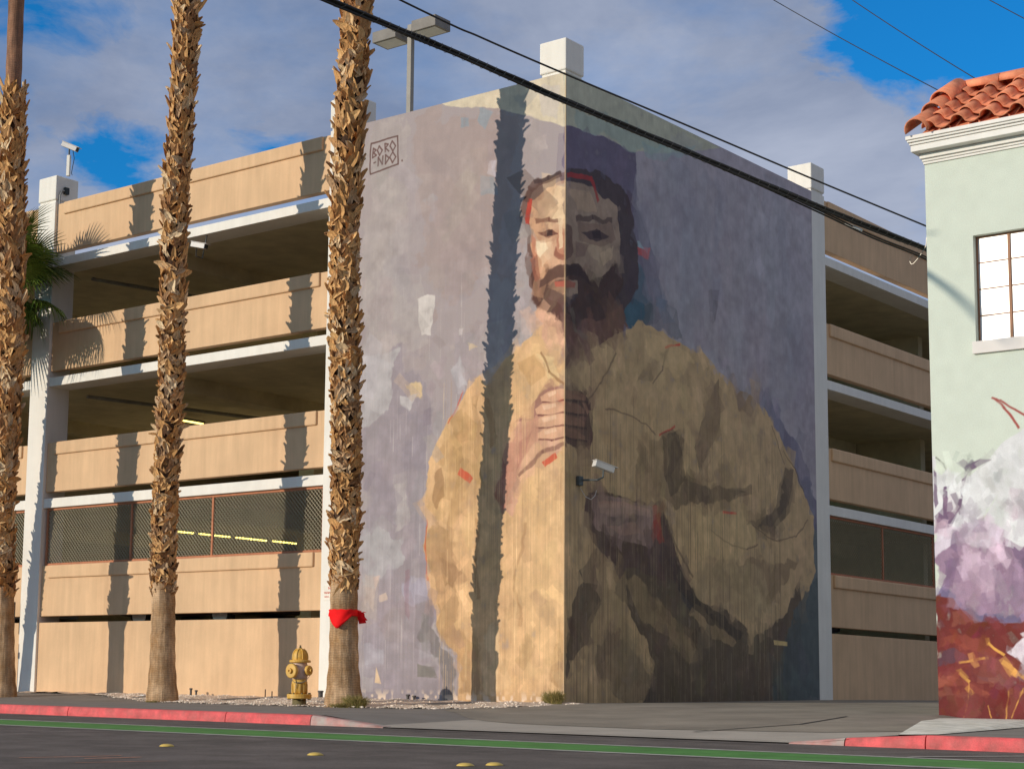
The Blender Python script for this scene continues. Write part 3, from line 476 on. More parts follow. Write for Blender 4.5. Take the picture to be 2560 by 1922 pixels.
ROCKS=[('p',[0.678,0.683,0.7],[(1.06,3.39),(0.75,2.97),(0.67,2.79),(0.26,1.75),(5.89,1.11),(3.34,1.69),(3.14,3.44),(2.43,4.33),(1.84,4.5),(1.44,4.34),(1.09,4.13),(0.83,3.84),(0.57,3.61),(0.25,3.75),(0.09,3.7),(0.04,4.02),(-0.0,4.02),(-0.04,2.82),(0.4,2.37)],1,0.02),
('p',[0.175,0.118,0.191],[(0.01,3.83),(0.05,3.76),(0.07,3.26),(0.01,3.2)],0.9,0.02),
('p',[0.158,0.104,0.172],[(0.19,3.53),(0.28,3.55),(0.2,3.13),(0.33,3.15),(0.46,3.36),(0.52,3.61),(0.6,3.7),(0.43,3.18),(0.26,2.87),(-0.01,2.76),(0.04,3.13),(0.13,3.07)],1,0.03),
('p',[0.175,0.118,0.191],[(0.61,3.85),(0.77,3.92),(0.92,3.89),(0.76,3.81),(0.63,3.74),(0.56,3.82)],1,0.02),
('p',[0.287,0.191,0.278],[(0.02,2.57),(0.54,2.8),(1.04,2.77),(1.41,2.58),(5.95,2.29),(5.9,1.32),(0.37,1.38),(0.0,1.88)],1,0.08),
('p',[0.639,0.575,0.66],[(0.03,2.82),(0.67,2.91),(1.17,2.77),(0.91,2.53),(0.28,2.56),(0.02,2.38)],0.9,0.06),
('p',[0.175,0.118,0.198],[(0.29,2.81),(0.48,2.68),(0.4,2.43),(0.25,2.5)],0.7,0.06),
('p',[0.175,0.118,0.198],[(0.14,2.31),(0.4,2.37),(0.14,2.0)],0.7,0.06),
('p',[0.175,0.118,0.198],[(0.78,2.36),(1.03,2.22),(0.89,1.86)],0.7,0.06),
('p',[0.175,0.118,0.198],[(1.22,2.58),(1.64,2.33),(1.38,1.85)],0.7,0.06),
('p',[0.519,0.39,0.489],[(0.4,2.37),(0.72,2.48),(0.65,2.05),(0.4,2.12)],0.8,0.06),
('p',[0.519,0.39,0.489],[(0.92,2.66),(1.22,2.34),(1.02,2.04)],0.8,0.06),
('p',[0.136,0.118,0.218],[(0.01,1.98),(0.39,1.87),(0.7,1.56),(5.91,1.48),(5.89,1.22),(0.62,1.2),(0.38,1.5),(0.0,1.76)],0.85,0.06),
('p',[0.152,0.027,0.024],[(0.0,1.82),(0.29,1.81),(0.57,1.44),(0.88,1.38),(5.9,1.32),(5.82,-0.21),(-0.06,-0.4)],1,0.03),
('p',[0.295,0.072,0.045],[(0.02,1.2),(0.5,1.2),(0.99,0.95),(0.86,0.83),(0.37,1.08),(0.01,1.08)],0.5,0.05),
('p',[0.094,0.047,0.067],[(0.01,1.01),(0.36,0.98),(0.55,0.86),(0.0,0.74)],0.8,0.06),
('p',[0.287,0.072,0.045],[(0.0,0.58),(0.35,0.53),(0.78,0.29),(0.72,0.23),(0.35,0.43),(-0.0,0.4)],0.7,0.04),
('p',[0.22,0.044,0.045],[(0.35,0.71),(0.86,0.77),(1.21,0.41),(5.85,0.37),(5.86,0.58),(0.99,0.89)],0.6,0.05),
('p',[0.116,0.039,0.054],[(0.6,0.59),(0.97,0.53),(1.45,0.36),(1.33,0.27),(0.85,0.41)],0.7,0.05),
('p',[0.732,0.65,0.714],[(1.11,0.95),(1.36,1.13),(2.2,1.36),(2.17,0.48),(1.35,0.77)],1,0.03),
('p',[0.136,0.023,0.022],[(-0.01,0.28),(1.33,0.18),(5.84,0.26),(5.82,-0.21),(-0.03,-0.4)],0.6,0.08),
('s',[0.732,0.371,0.082],[(0.84,1.07),(1.05,0.92)],0.9,0.02,0.04),
('s',[0.732,0.371,0.082],[(1.04,0.8),(1.34,0.59),(1.69,0.3)],0.9,0.02,0.07),
('s',[0.732,0.371,0.082],[(0.36,0.8),(0.67,0.84),(0.8,0.86)],0.9,0.02,0.03),
('s',[0.732,0.371,0.082],[(0.35,0.62),(0.47,0.5)],0.9,0.02,0.05),
('s',[0.732,0.371,0.082],[(0.47,0.51),(0.46,0.34),(0.37,-0.02)],0.9,0.02,0.012),
('s',[0.732,0.371,0.082],[(1.08,0.35),(1.05,-0.04)],0.9,0.02,0.015),
('s',[0.732,0.371,0.082],[(1.32,0.4),(1.14,-0.0)],0.9,0.02,0.01),
('s',[0.732,0.371,0.082],[(0.76,0.14),(0.81,-0.01)],0.9,0.02,0.01),
('s',[0.365,0.091,0.078],[(0.99,4.86),(1.11,4.8),(1.47,4.53)],1,0.02,0.03),
('s',[0.365,0.091,0.078],[(1.05,4.83),(1.17,4.68),(1.36,4.36)],1,0.02,0.035),
('s',[0.158,0.161,0.143],[(0.06,4.0),(0.18,3.88),(0.22,3.77)],0.8,0.02,0.02)]
def vnoise(h, w, ch, cw, seed):
    rs = np.random.RandomState(seed); g = rs.rand(ch+2, cw+2)
    yy = np.linspace(0, ch, h, endpoint=False); xx = np.linspace(0, cw, w, endpoint=False)
    yi = yy.astype(int); xi = xx.astype(int); fy = (yy-yi)[:, None]; fx = (xx-xi)[None]; fy = fy*fy*(3-2*fy); fx = fx*fx*(3-2*fx)
    a = g[yi][:, xi]; b = g[yi][:, xi+1]; c = g[yi+1][:, xi]; d = g[yi+1][:, xi+1]
    return (a*(1-fx)+b*fx)*(1-fy)+(c*(1-fx)+d*fx)*fy
class Painter:
    def __init__(s, u0, u1, v0, v1, ppm, base):
        s.u0, s.v0, s.ppm = u0, v0, ppm; s.w = int((u1-u0)*ppm); s.h = int((v1-v0)*ppm)
        s.img = np.ones((s.h, s.w, 3), np.float32)*np.array(base, np.float32)
        U = u0+(np.arange(s.w)+.5)/ppm; V = v0+(np.arange(s.h)+.5)/ppm
        s.U0, s.V0 = np.meshgrid(U, V)
        W = u1-u0; Hh = v1-v0
        def fb(k, sd): return sum((vnoise(s.h, s.w, max(1, int(Hh*k*2**i)), max(1, int(W*k*2**i)), sd+i)-.5)*.5**i for i in range(4))
        s.nu = fb(2.2, 11); s.nv = fb(2.2, 31); s.brush = fb(5, 51)+.35*(vnoise(s.h, s.w, int(Hh*5), int(W*26), 77)-.5)
        s.seed = 100
    def mask(s, pts, rough):
        P = np.array(pts, float); m = .12+rough
        x0 = max(0, int((P[:, 0].min()-m-s.u0)*s.ppm)); x1 = min(s.w, int((P[:, 0].max()+m-s.u0)*s.ppm)+1)
        y0 = max(0, int((P[:, 1].min()-m-s.v0)*s.ppm)); y1 = min(s.h, int((P[:, 1].max()+m-s.v0)*s.ppm)+1)
        if x1 <= x0 or y1 <= y0: return None
        sl = (slice(y0, y1), slice(x0, x1)); A = .25+rough*2.2
        U = s.U0[sl]+s.nu[sl]*rough*2.6; V = s.V0[sl]+s.nv[sl]*rough*2.6
        ins = np.zeros(U.shape, bool); dist = np.full(U.shape, 9., np.float32); n = len(P)
        for i in range(n):
            ax, ay = P[i]; bx, by = P[(i+1) % n]
            c = (ay > V) != (by > V)
            if ay != by: ins ^= c & (U < (bx-ax)*(V-ay)/(by-ay)+ax)
            dx, dy = bx-ax, by-ay; L = dx*dx+dy*dy+1e-9; t = np.clip(((U-ax)*dx+(V-ay)*dy)/L, 0, 1)
            dist = np.minimum(dist, np.hypot(U-ax-t*dx, V-ay-t*dy))
        return sl, np.clip(.5+np.where(ins, dist, -dist)/(.012+rough*.35), 0, 1)
    def blend(s, sl, m, c, a):
        k = np.clip(m*(1.3+s.brush[sl]*.9), 0, 1)*a
        c = np.array(c, np.float32); v = (1+.22*s.brush[sl])[..., None]
        s.img[sl] = s.img[sl]*(1-k[..., None])+c*v*k[..., None]
    def poly(s, c, pts, a=1, rough=.05):
        r = s.mask(pts, rough)
        if r: s.blend(r[0], r[1], c, a)
    def stroke(s, c, pts, a, rough, wd):
        for (ax, ay), (bx, by) in zip(pts, pts[1:]):
            d = math.hypot(bx-ax, by-ay) or 1; nx, ny = -(by-ay)/d*wd/2, (bx-ax)/d*wd/2; ex, ey = (bx-ax)/d*wd*.3, (by-ay)/d*wd*.3
            s.poly(c, [(ax+nx-ex, ay+ny-ey), (bx+nx+ex, by+ny+ey), (bx-nx+ex, by-ny+ey), (ax-nx-ex, ay-ny-ey)], a, rough)
    def run(s, spec):
        for e in spec:
            if e[0] == 'p': s.poly(e[1], e[2], e[3], e[4])
            else: s.stroke(e[1], e[2], e[3], e[4], e[5])
    def patches(s, n, box_, cols, size, a, rs, vert=1.5):
        for i in range(n):
            u = rs.uniform(box_[0], box_[1]); v = rs.uniform(box_[2], box_[3]); w = rs.uniform(*size); h = w*rs.uniform(.6, vert*1.6)
            t = rs.uniform(-.35, .35); c = cols[rs.randint(len(cols))]
            q = [(-w, -h), (w, -h*rs.uniform(.6, 1)), (w*rs.uniform(.6, 1), h), (-w*rs.uniform(.6, 1), h)]
            s.poly(c, [(u+x*math.cos(t)-y*math.sin(t)*.6, v+x*math.sin(t)*.6+y*math.cos(t)) for x, y in q], a*rs.uniform(.4, 1), rs.uniform(.03, .09))
    def drips(s, n, box_, cols, rs, a=.5, ln=(.3, 1.2)):
        for i in range(n):
            u = rs.uniform(box_[0], box_[1]); v = rs.uniform(box_[2], box_[3]); L = rs.uniform(*ln); w = rs.uniform(.010, .018)
            c = cols[rs.randint(len(cols))]; du = rs.uniform(-.01, .01)
            s.poly(c, [(u-w/2, v), (u+w/2, v), (u+w/2+du, v-L), (u-w/2+du, v-L)], a*rs.uniform(.4, 1), .0)
    def dabs(s, n, box_, size, a, jit, rs, region=None, tilt=.9):
        for i in range(n):
            u = rs.uniform(box_[0], box_[1]); v = rs.uniform(box_[2], box_[3])
            px = min(s.w-1, max(0, int((u-s.u0)*s.ppm))); py = min(s.h-1, max(0, int((v-s.v0)*s.ppm)))
            c = s.img[py, px]*(1+rs.uniform(-jit, jit))+rs.uniform(-.012, .012, 3)
            w = rs.uniform(*size); h = w*rs.uniform(1.2, 3.2); t = rs.uniform(-tilt, tilt); ct, st = math.cos(t), math.sin(t)
            q = [(-w, -h*rs.uniform(.7, 1)), (w*.9, -h), (w, h*rs.uniform(.6, 1)), (-w*.8, h)]
            s.poly(np.clip(c, .004, .9), [(u+x*ct-y*st, v+x*st+y*ct) for x, y in q], a*rs.uniform(.5, 1), rs.uniform(.01, .05))
    def image(s, name):
        im = bpy.data.images.new(name, s.w, s.h, alpha=False, float_buffer=False)
        c = np.clip(s.img, 0, 1); c = np.where(c <= .0031308, c*12.92, 1.055*c**(1/2.4)-.055)
        o = np.ones((s.h, s.w, 4), np.float32); o[..., :3] = c
        im.pixels.foreach_set(o.ravel()); im.update(); im.pack(); return im
rs = np.random.RandomState(5)
pt = Painter(-5.53, 10.39, -.1, 12.35, 96, (.355, .305, .312))
Ac = [(.30, .265, .295), (.38, .335, .335), (.44, .40, .385), (.31, .255, .27), (.36, .335, .36), (.40, .33, .31)]
pt.patches(90, (-5.5, -.2, 0, 11), Ac, (.15, .7), .45, rs)
NB = 44
pt.run(MURAL[:NB])
Bc = [(.37, .31, .36), (.30, .28, .33), (.42, .36, .38), (.33, .33, .38), (.36, .29, .33)]
pt.patches(70, (2.6, 10.3, 5.2, 11.0), Bc, (.2, .8), .28, rs, 2.2)
pt.patches(26, (-5.5, -3.3, .1, 4.5), Ac, (.08, .3), .5, rs)
pt.drips(150, (-5.5, -1.2, 1, 9), [(.56, .50, .48), (.33, .28, .32)], rs, .35)
pt.run(MURAL[NB:94])
pt.dabs(500, (-5.5, 10.3, .1, 11.2), (.08, .26), .5, .10, rs)
pt.dabs(1300, (-3.4, 8.6, .2, 7.5), (.03, .13), .6, .20, rs)
pt.dabs(700, (-1.2, 2.2, 6.4, 10.0), (.015, .05), .5, .22, rs)
pt.run(MURAL[94:])
# run marks of thinned paint over the robe
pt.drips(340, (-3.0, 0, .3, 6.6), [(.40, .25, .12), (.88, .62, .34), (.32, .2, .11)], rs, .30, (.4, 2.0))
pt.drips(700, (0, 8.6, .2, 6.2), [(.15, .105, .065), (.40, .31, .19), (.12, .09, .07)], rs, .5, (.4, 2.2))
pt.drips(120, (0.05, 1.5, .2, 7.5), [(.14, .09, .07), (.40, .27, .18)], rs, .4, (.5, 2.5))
sv = vnoise(pt.h, pt.w, 10, int(15.9*30), 900); pt.img *= (1+.13*(sv-.5)*np.clip((9-pt.V0)/6, .25, 1))[..., None]
pt.img *= (1-.16*np.clip(1-(pt.V0-.05)/.5, 0, 1)*(.4+vnoise(pt.h, pt.w, 60, 90, 901)))[..., None]   # splash dirt low on the wall
chip = np.clip((vnoise(pt.h, pt.w, 120, 240, 905)-.55)*6, 0, 1)*np.clip(1-(pt.V0-.04)/.22, 0, 1)*(pt.U0 < 0)
pt.img = pt.img*(1-chip[..., None])+np.array([.74, .58, .44], np.float32)*chip[..., None]
edge = np.exp(-((pt.U0)/.022)**2)*np.clip(.5+vnoise(pt.h, pt.w, 90, 10, 907)*.8, 0, 1)
pt.img = pt.img*(1-.8*edge[..., None])+np.array([.60, .42, .24], np.float32)*.8*edge[..., None]
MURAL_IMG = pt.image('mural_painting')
rk = Painter(0, 6.2, -.1, 9.0, 96, (.60, .655, .575))
rk.run(ROCKS)
rk.patches(90, (0, 6.1, 1.7, 3.2), [(.46, .31, .40), (.70, .54, .64), (.20, .13, .22), (.52, .38, .48)], (.05, .16), .45, rs)
rk.patches(80, (0, 6.1, .1, 1.5), [(.26, .06, .05), (.30, .08, .06), (.15, .05, .06), (.36, .13, .08)], (.08, .3), .35, rs, .6)
rk.dabs(1400, (0, 6.1, 0, 4.0), (.015, .07), .7, .22, rs)
rk.img *= (1+.06*(vnoise(rk.h, rk.w, 60, 40, 41)-.5))[..., None]
ROCK_IMG = rk.image('rock_painting')
def paint_mat(name, img, bscale=60):
    m = bpy.data.materials.new(name); m.use_nodes = True; t = m.node_tree; N = t.nodes; b = N['Principled BSDF']; b.inputs['Roughness'].default_value = .8
    b.inputs['Specular IOR Level'].default_value = .25
    ti = N.new('ShaderNodeTexImage'); ti.image = img; ti.extension = 'EXTEND'; uvn = N.new('ShaderNodeUVMap'); uvn.uv_map = 'UVMap'; t.links.new(uvn.outputs[0], ti.inputs[0])
    tcn = N.new('ShaderNodeTexCoord'); n = N.new('ShaderNodeTexNoise'); n.inputs['Scale'].default_value = bscale; n.inputs['Detail'].default_value = 4; t.links.new(tcn.outputs['Object'], n.inputs['Vector'])
    mr = N.new('ShaderNodeMapRange'); t.links.new(n.outputs['Fac'], mr.inputs['Value']); mr.inputs['From Min'].default_value = .3; mr.inputs['From Max'].default_value = .7; mr.inputs['To Min'].default_value = .93; mr.inputs['To Max'].default_value = 1.07
    vm = N.new('ShaderNodeVectorMath'); vm.operation = 'SCALE'; t.links.new(ti.outputs[0], vm.inputs[0]); t.links.new(mr.outputs[0], vm.inputs['Scale']); t.links.new(vm.outputs[0], b.inputs['Base Color'])
    bn = N.new('ShaderNodeBump'); bn.inputs['Strength'].default_value = .45; bn.inputs['Distance'].default_value = .005; t.links.new(n.outputs['Fac'], bn.inputs['Height']); t.links.new(bn.outputs[0], b.inputs['Normal'])
    return m
mural_m = paint_mat('mural_paint', MURAL_IMG)
def set_uv(o, fn):
    me = o.data; uv = me.uv_layers.new(name='UVMap')
    for p in me.polygons:
        for li in p.loop_indices: uv.data[li].uv = fn(me.vertices[me.loops[li].vertex_index].co, p)
# ------------------------------------------------------------------ parking garage
G = empty('parking_garage', (0, 0, 0), label='tan and white multi-storey parking garage with a painted figure on its corner walls', cat='parking garage')
q = MB(); LX = -5.53; LY = 10.39; T = 12.30; zb = -.35
q.add([(LX, 0, zb), (0, 0, zb), (0, LY, zb), (-.3, LY, zb), (-.3, .3, zb), (LX, .3, zb), (LX, 0, T), (0, 0, T), (0, LY, T), (-.3, LY, T), (-.3, .3, T), (LX, .3, T)],
      [(0, 1, 7, 6), (1, 2, 8, 7), (2, 3, 9, 8), (3, 4, 10, 9), (4, 5, 11, 10), (5, 0, 6, 11), (6, 7, 10, 11), (7, 8, 9, 10)])
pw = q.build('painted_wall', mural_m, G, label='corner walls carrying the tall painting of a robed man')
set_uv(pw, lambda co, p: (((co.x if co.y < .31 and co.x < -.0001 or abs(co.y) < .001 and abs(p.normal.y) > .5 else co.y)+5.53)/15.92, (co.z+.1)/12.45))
def column(x0, x1, y0, y1, cap=True, ztop=12.32, zlow=-.35):
    c = box('column', white, x0, x1, y0, y1, zlow, ztop, G, bevel=.012)
    if cap:
        n = MB().box(x0+.03, x1-.03, y0+.03, y1-.03, ztop, ztop+.06); o = n.build('cap_neck', white, c)
        o2 = box('column_cap', white, x0-.01, x1+.01, y0-.01, y1+.01, ztop+.06, 13.02, c, bevel=.03)
    return c
column(-.62, 0, .001, .62, zlow=12.302, ztop=12.305)
for a, b in [(-6.23, -5.535), (-16.30, -15.62), (-26.4, -25.72)]: column(a, b, 0, .70)
for a, b in [(10.395, 11.07), (20.4, 21.1), (30.5, 31.2)]: column(-.62, 0, a, b)
def P3(axis, a0, a1, d0, d1, z0, z1):     # axis 'x': runs along the street wall, depth d into the building; axis 'y': runs along the side wall
    return (a0, a1, d0, d1, z0, z1) if axis == 'x' else (-d1, -d0, a0, a1, z0, z1)
def panel(axis, a0, a1, z0, z1, trim=True, back=.08):
    p = MB(); t0, t1 = a0+.28, a1-.27
    p.box(*P3(axis, a0+.004, a1-.004, back, back+.2, z0, z1)); o = p.build('parapet_panel', tan, G, bevel=.012)
    if trim: MB().box(*P3(axis, t0, t1, back-.055, back+.06, z1-.31, z1+.004)).build('trim_band', tan, o, bevel=.03)
bays = [('x', -15.62, -6.23), ('x', -25.72, -16.30), ('x', -36, -26.4), ('y', 11.07, 20.4), ('y', 21.1, 30.5)]
for ax, a0, a1 in bays:
    panel(ax, a0, a1, 11.02, 12.27)
    for z0, z1 in [(7.966, 9.205), (4.926, 6.155), (1.872, 3.107)]: panel(ax, a0, a1, z0, z1)
    panel(ax, a0, a1, -.35, 1.717, trim=False, back=.06)
    for z0, z1 in [(10.626, 10.843), (7.574, 7.796), (4.529, 4.76)]:
        MB().box(*P3(ax, a0-.002, a1+.002, .04, .72, z0, z1)).build('slab_edge', white, G, bevel=.008)
# floors, inner walls and columns
ramp = mat('deck_concrete', (.60, .53, .40), var=.2, vscale=.8)
for z in (10.72, 7.68, 4.645, 1.50): 
    MB().box(-44.6, -.31, .73, 44.6, z+(.0 if z > 2 else -.2), z+.12 if z > 2 else z+.1).build('floor_slab', ramp if z < 2 else conc_in, G)
box('rear_wall', conc_in, -45, -.3, 44.8, 45, -.3, 11.9, G); box('rear_wall', conc_in, -45, -44.8, .8, 44.8, -.3, 11.9, G)
box('stair_core_wall', conc_in, -30, -2, 21, 21.3, 1.6, 10.72, G); box('stair_core_wall', conc_in, -24, -23.7, 1.2, 21, 1.6, 10.7, G)
for x in (-8.2, -15.9, -24.5):
    for y in (9.5, 18):
        box('inner_column', conc_in, x, x+.6, y, y+.6, 1.6, 10.7, G)
for z in (10.36, 7.32, 4.28):
    for x in (-4.4, -12.6, -20.6): box('ceiling_beam', conc_in, x, x+.45, 1.0, 20.9, z, z+.36, G)
pipem = mat('galvanised_pipe', (.30, .30, .29), rough=.5, metal=.3, var=.2)
for z in (10.5, 7.45): MB().tube([(-15.4, 1.1, z), (-13.5, 10, z), (-12.2, 19, z)], .05, 6).build('ceiling_pipe', pipem, G)
# wire screens between the first deck parapet and the slab above
rust = mat('rust_orange_steel', (.44, .17, .085), rough=.7, var=.18, vscale=5)
wire = mat('chain_wire', (.40, .36, .25), rough=.55, metal=.2, var=.1)
def screen(ax, a0, a1, z0, z1, posts, d=.12):
    f = MB(); t = .055
    f.box(*P3(ax, a0, a1, d, d+.05, z0, z0+t)); f.box(*P3(ax, a0, a1, d, d+.05, z1-t, z1))
    for x in [a0+.03]+posts+[a1-.03]: f.box(*P3(ax, x-.03, x+.03, d-.004, d+.054, z0+t, z1-t))
    fr = f.build('screen_frame', rust, G, bevel=.004)
    wv = []; wf = []; st = .100; h = z1-z0; r = .0078; n = 0
    def seg(p, q):
        p = Vector(p); q = Vector(q); dd = (q-p).normalized(); nn = Vector((0, 1, 0)) if ax == 'x' else Vector((1, 0, 0)); s1 = dd.cross(nn).normalized()*r; k = len(wv)
        for c in (p, q): wv.extend([c+s1, c-s1*.5+nn*r*.87, c-s1*.5-nn*r*.87])
        for j in range(3): wf.append((k+j, k+(j+1) % 3, k+3+(j+1) % 3, k+3+j))
    def pt3(a, z): return (a, d+.02, z) if ax == 'x' else (-d-.02, a, z)
    a = a0-h
    while a < a1:
        s0, s1 = max(a, a0), min(a+h, a1)
        if s1 > s0: seg(pt3(s0, z0+(s0-a)), pt3(s1, z0+(s1-a))); seg(pt3(s0, z1-(s0-a)), pt3(s1, z1-(s1-a)))
        a += st
    MB().add(wv, wf).build('chain_link', wire, fr, kind='stuff')
screen('x', -15.56, -6.28, 3.111, 4.525, [-12.43, -9.69]); screen('x', -25.6, -16.32, 3.111, 4.525, [-22.5, -19.4])
screen('y', 11.1, 20.35, 3.111, 4.525, [14.22, 17.3])
# roof deck wall seen through the gap under the top parapet, and its lamp
box('ramp_wall', white, -15.4, -13.6, 2.0, 2.25, 10.84, 11.36, G)
lampm = mat('lamp_post_paint', (.30, .28, .25), rough=.6, var=.1); lampd = mat('lamp_housing', (.20, .185, .17), rough=.6, var=.15)
lp = empty('roof_lamp', (-11.5, 9.0, 10.84), label='tall two-headed box lamp standing on the garage roof', cat='lamp post')
MB().box(-.075, .075, -.075, .075, 0, 7.95).build('post', lampm, lp, bevel=.01)
MB().box(-.17, .17, -.17, .17, 0, .03).build('base_plate', lampm, lp)
lens = mat('lamp_lens', (.55, .56, .55), rough=.2)
for sx in (-1, 1):
    MB().box(min(.0, sx*.3), max(.0, sx*.3), -.04, .04, 7.70, 7.86).build('arm', lampm, lp)
    c = .72*sx
    hd = MB().box(c-.43, c+.43, -.34, .34, 7.58, 7.90).build('lamp_head', lampd, lp, bevel=.012)
    MB().box(c-.36, c+.36, -.27, .27, 7.571, 7.582).build('lens', lens, hd)
    lp.rotation_euler = (0, 0, 0)
# fluorescent strips hanging under the first ceiling
tube = mat('lit_tube', (.9, .8, .3), emis=((1.0, .80, .18), 4.0)); hous = mat('fixture_metal', (.3, .3, .28))
k = 0
for (x, y0, y1, z) in [(-16.83, 5.2, 6.3, 4.45), (-16.81, 6.45, 7.7, 4.45), (-16.77, 7.85, 9.15, 4.45), (-16.7, 9.3, 10.6, 4.45), (-16.38, 5.2, 6.1, 7.46)]:
    k += 1
    e = empty('fluorescent_light', (x, y0, z), label=['first lit yellow strip light behind the wire screen, nearest the street', 'second lit yellow strip light behind the wire screen', 'third lit yellow strip light behind the wire screen', 'fourth lit yellow strip light behind the wire screen, deepest inside', 'lit strip light one floor above the wire screen'][k-1], cat='strip light', group='lit strip lights under the garage ceilings')
    MB().box(-.06, .06, 0, y1-y0, .02, .08).build('housing', hous, e); MB().tube([(0, .02, 0), (0, y1-y0-.02, 0)], .024, 8).build('tube', tube, e)
# ------------------------------------------------------------------ palms
def tint_mat(name, stops, rough=.85, bump=.3):
    m = bpy.data.materials.new(name); m.use_nodes = True; t = m.node_tree; N = t.nodes; b = N['Principled BSDF']; b.inputs['Roughness'].default_value = rough; b.inputs['Specular IOR Level'].default_value = .25
    at = N.new('ShaderNodeAttribute'); at.attribute_name = 'tint'; oi = N.new('ShaderNodeObjectInfo')
    a = N.new('ShaderNodeMath'); a.operation = 'ADD'; t.links.new(at.outputs['Fac'], a.inputs[0]); t.links.new(oi.outputs['Random'], a.inputs[1])
    f = N.new('ShaderNodeMath'); f.operation = 'FRACT'; t.links.new(a.outputs[0], f.inputs[0])
    cr = N.new('ShaderNodeValToRGB'); t.links.new(f.outputs[0], cr.inputs[0]); cr.color_ramp.interpolation = 'LINEAR'
    while len(cr.color_ramp.elements) < len(stops): cr.color_ramp.elements.new(.5)
    for i, (p, c) in enumerate(stops): cr.color_ramp.elements[i].position = p; cr.color_ramp.elements[i].color = (*c, 1)
    tcn = N.new('ShaderNodeTexCoord'); mm = N.new('ShaderNodeMapping'); mm.inputs['Scale'].default_value = (40, 40, 9); n = N.new('ShaderNodeTexNoise'); n.inputs['Scale'].default_value = 1.2; n.inputs['Detail'].default_value = 4
    t.links.new(tcn.outputs['Object'], mm.inputs[0]); t.links.new(mm.outputs[0], n.inputs['Vector'])
    mr = N.new('ShaderNodeMapRange'); t.links.new(n.outputs['Fac'], mr.inputs['Value']); mr.inputs['From Min'].default_value = .3; mr.inputs['From Max'].default_value = .7; mr.inputs['To Min'].default_value = .5; mr.inputs['To Max'].default_value = 1.25
    vm = N.new('ShaderNodeVectorMath'); vm.operation = 'SCALE'; t.links.new(cr.outputs[0], vm.inputs[0]); t.links.new(mr.outputs[0], vm.inputs['Scale']); t.links.new(vm.outputs[0], b.inputs['Base Color'])
    bn = N.new('ShaderNodeBump'); bn.inputs['Strength'].default_value = bump; bn.inputs['Distance'].default_value = .01; t.links.new(n.outputs['Fac'], bn.inputs['Height']); t.links.new(bn.outputs[0], b.inputs['Normal'])
    return m
bootm = tint_mat('leaf_base_fibre', [(0, (.60, .32, .12)), (.2, (.82, .50, .22)), (.4, (.36, .17, .07)), (.6, (.86, .66, .42)), (.8, (.66, .37, .15)), (1, (.60, .32, .12))])
corem = mat('palm_core', (.07, .035, .018), var=.4, vscale=12, bump=1, bscale=25, dist=.02)
# smooth lower bark with fine rings
def bark_mat(name, c, c2):
    m = mat(name, c, c2=c2, var=.25, vscale=3.0, rough=.9); t = m.node_tree; N = t.nodes; b = N['Principled BSDF']
    src = b.inputs['Base Color'].links[0].from_socket
    tcn = N.new('ShaderNodeTexCoord'); w = N.new('ShaderNodeTexWave'); w.wave_type = 'BANDS'; w.bands_direction = 'Z'; w.inputs['Scale'].default_value = 7; w.inputs['Distortion'].default_value = 5; w.inputs['Detail'].default_value = 3; w.inputs['Detail Scale'].default_value = 1.6
    t.links.new(tcn.outputs['Object'], w.inputs['Vector'])
    mr = N.new('ShaderNodeMapRange'); t.links.new(w.outputs['Fac'], mr.inputs['Value']); mr.inputs['To Min'].default_value = .86; mr.inputs['To Max'].default_value = 1.08
    mm = N.new('ShaderNodeMapping'); mm.inputs['Scale'].default_value = (14, 14, 1.6); n = N.new('ShaderNodeTexNoise'); n.inputs['Scale'].default_value = 1; n.inputs['Detail'].default_value = 5; t.links.new(tcn.outputs['Object'], mm.inputs[0]); t.links.new(mm.outputs[0], n.inputs['Vector'])
    m2 = N.new('ShaderNodeMapRange'); t.links.new(n.outputs['Fac'], m2.inputs['Value']); m2.inputs['From Min'].default_value = .35; m2.inputs['From Max'].default_value = .65; m2.inputs['To Min'].default_value = .70; m2.inputs['To Max'].default_value = 1.15
    k = N.new('ShaderNodeMath'); k.operation = 'MULTIPLY'; t.links.new(mr.outputs[0], k.inputs[0]); t.links.new(m2.outputs[0], k.inputs[1])
    vm = N.new('ShaderNodeVectorMath'); vm.operation = 'SCALE'; t.links.new(src, vm.inputs[0]); t.links.new(k.outputs[0], vm.inputs['Scale']); t.links.new(vm.outputs[0], b.inputs['Base Color'])
    bn = N.new('ShaderNodeBump'); bn.inputs['Strength'].default_value = .8; bn.inputs['Distance'].default_value = .02; t.links.new(k.outputs[0], bn.inputs['Height']); t.links.new(bn.outputs[0], b.inputs['Normal'])
    return m
bark = bark_mat('palm_bark', (.36, .205, .095), (.52, .345, .205)); barkr = bark_mat('palm_bark_red', (.33, .17, .10), (.24, .13, .085))
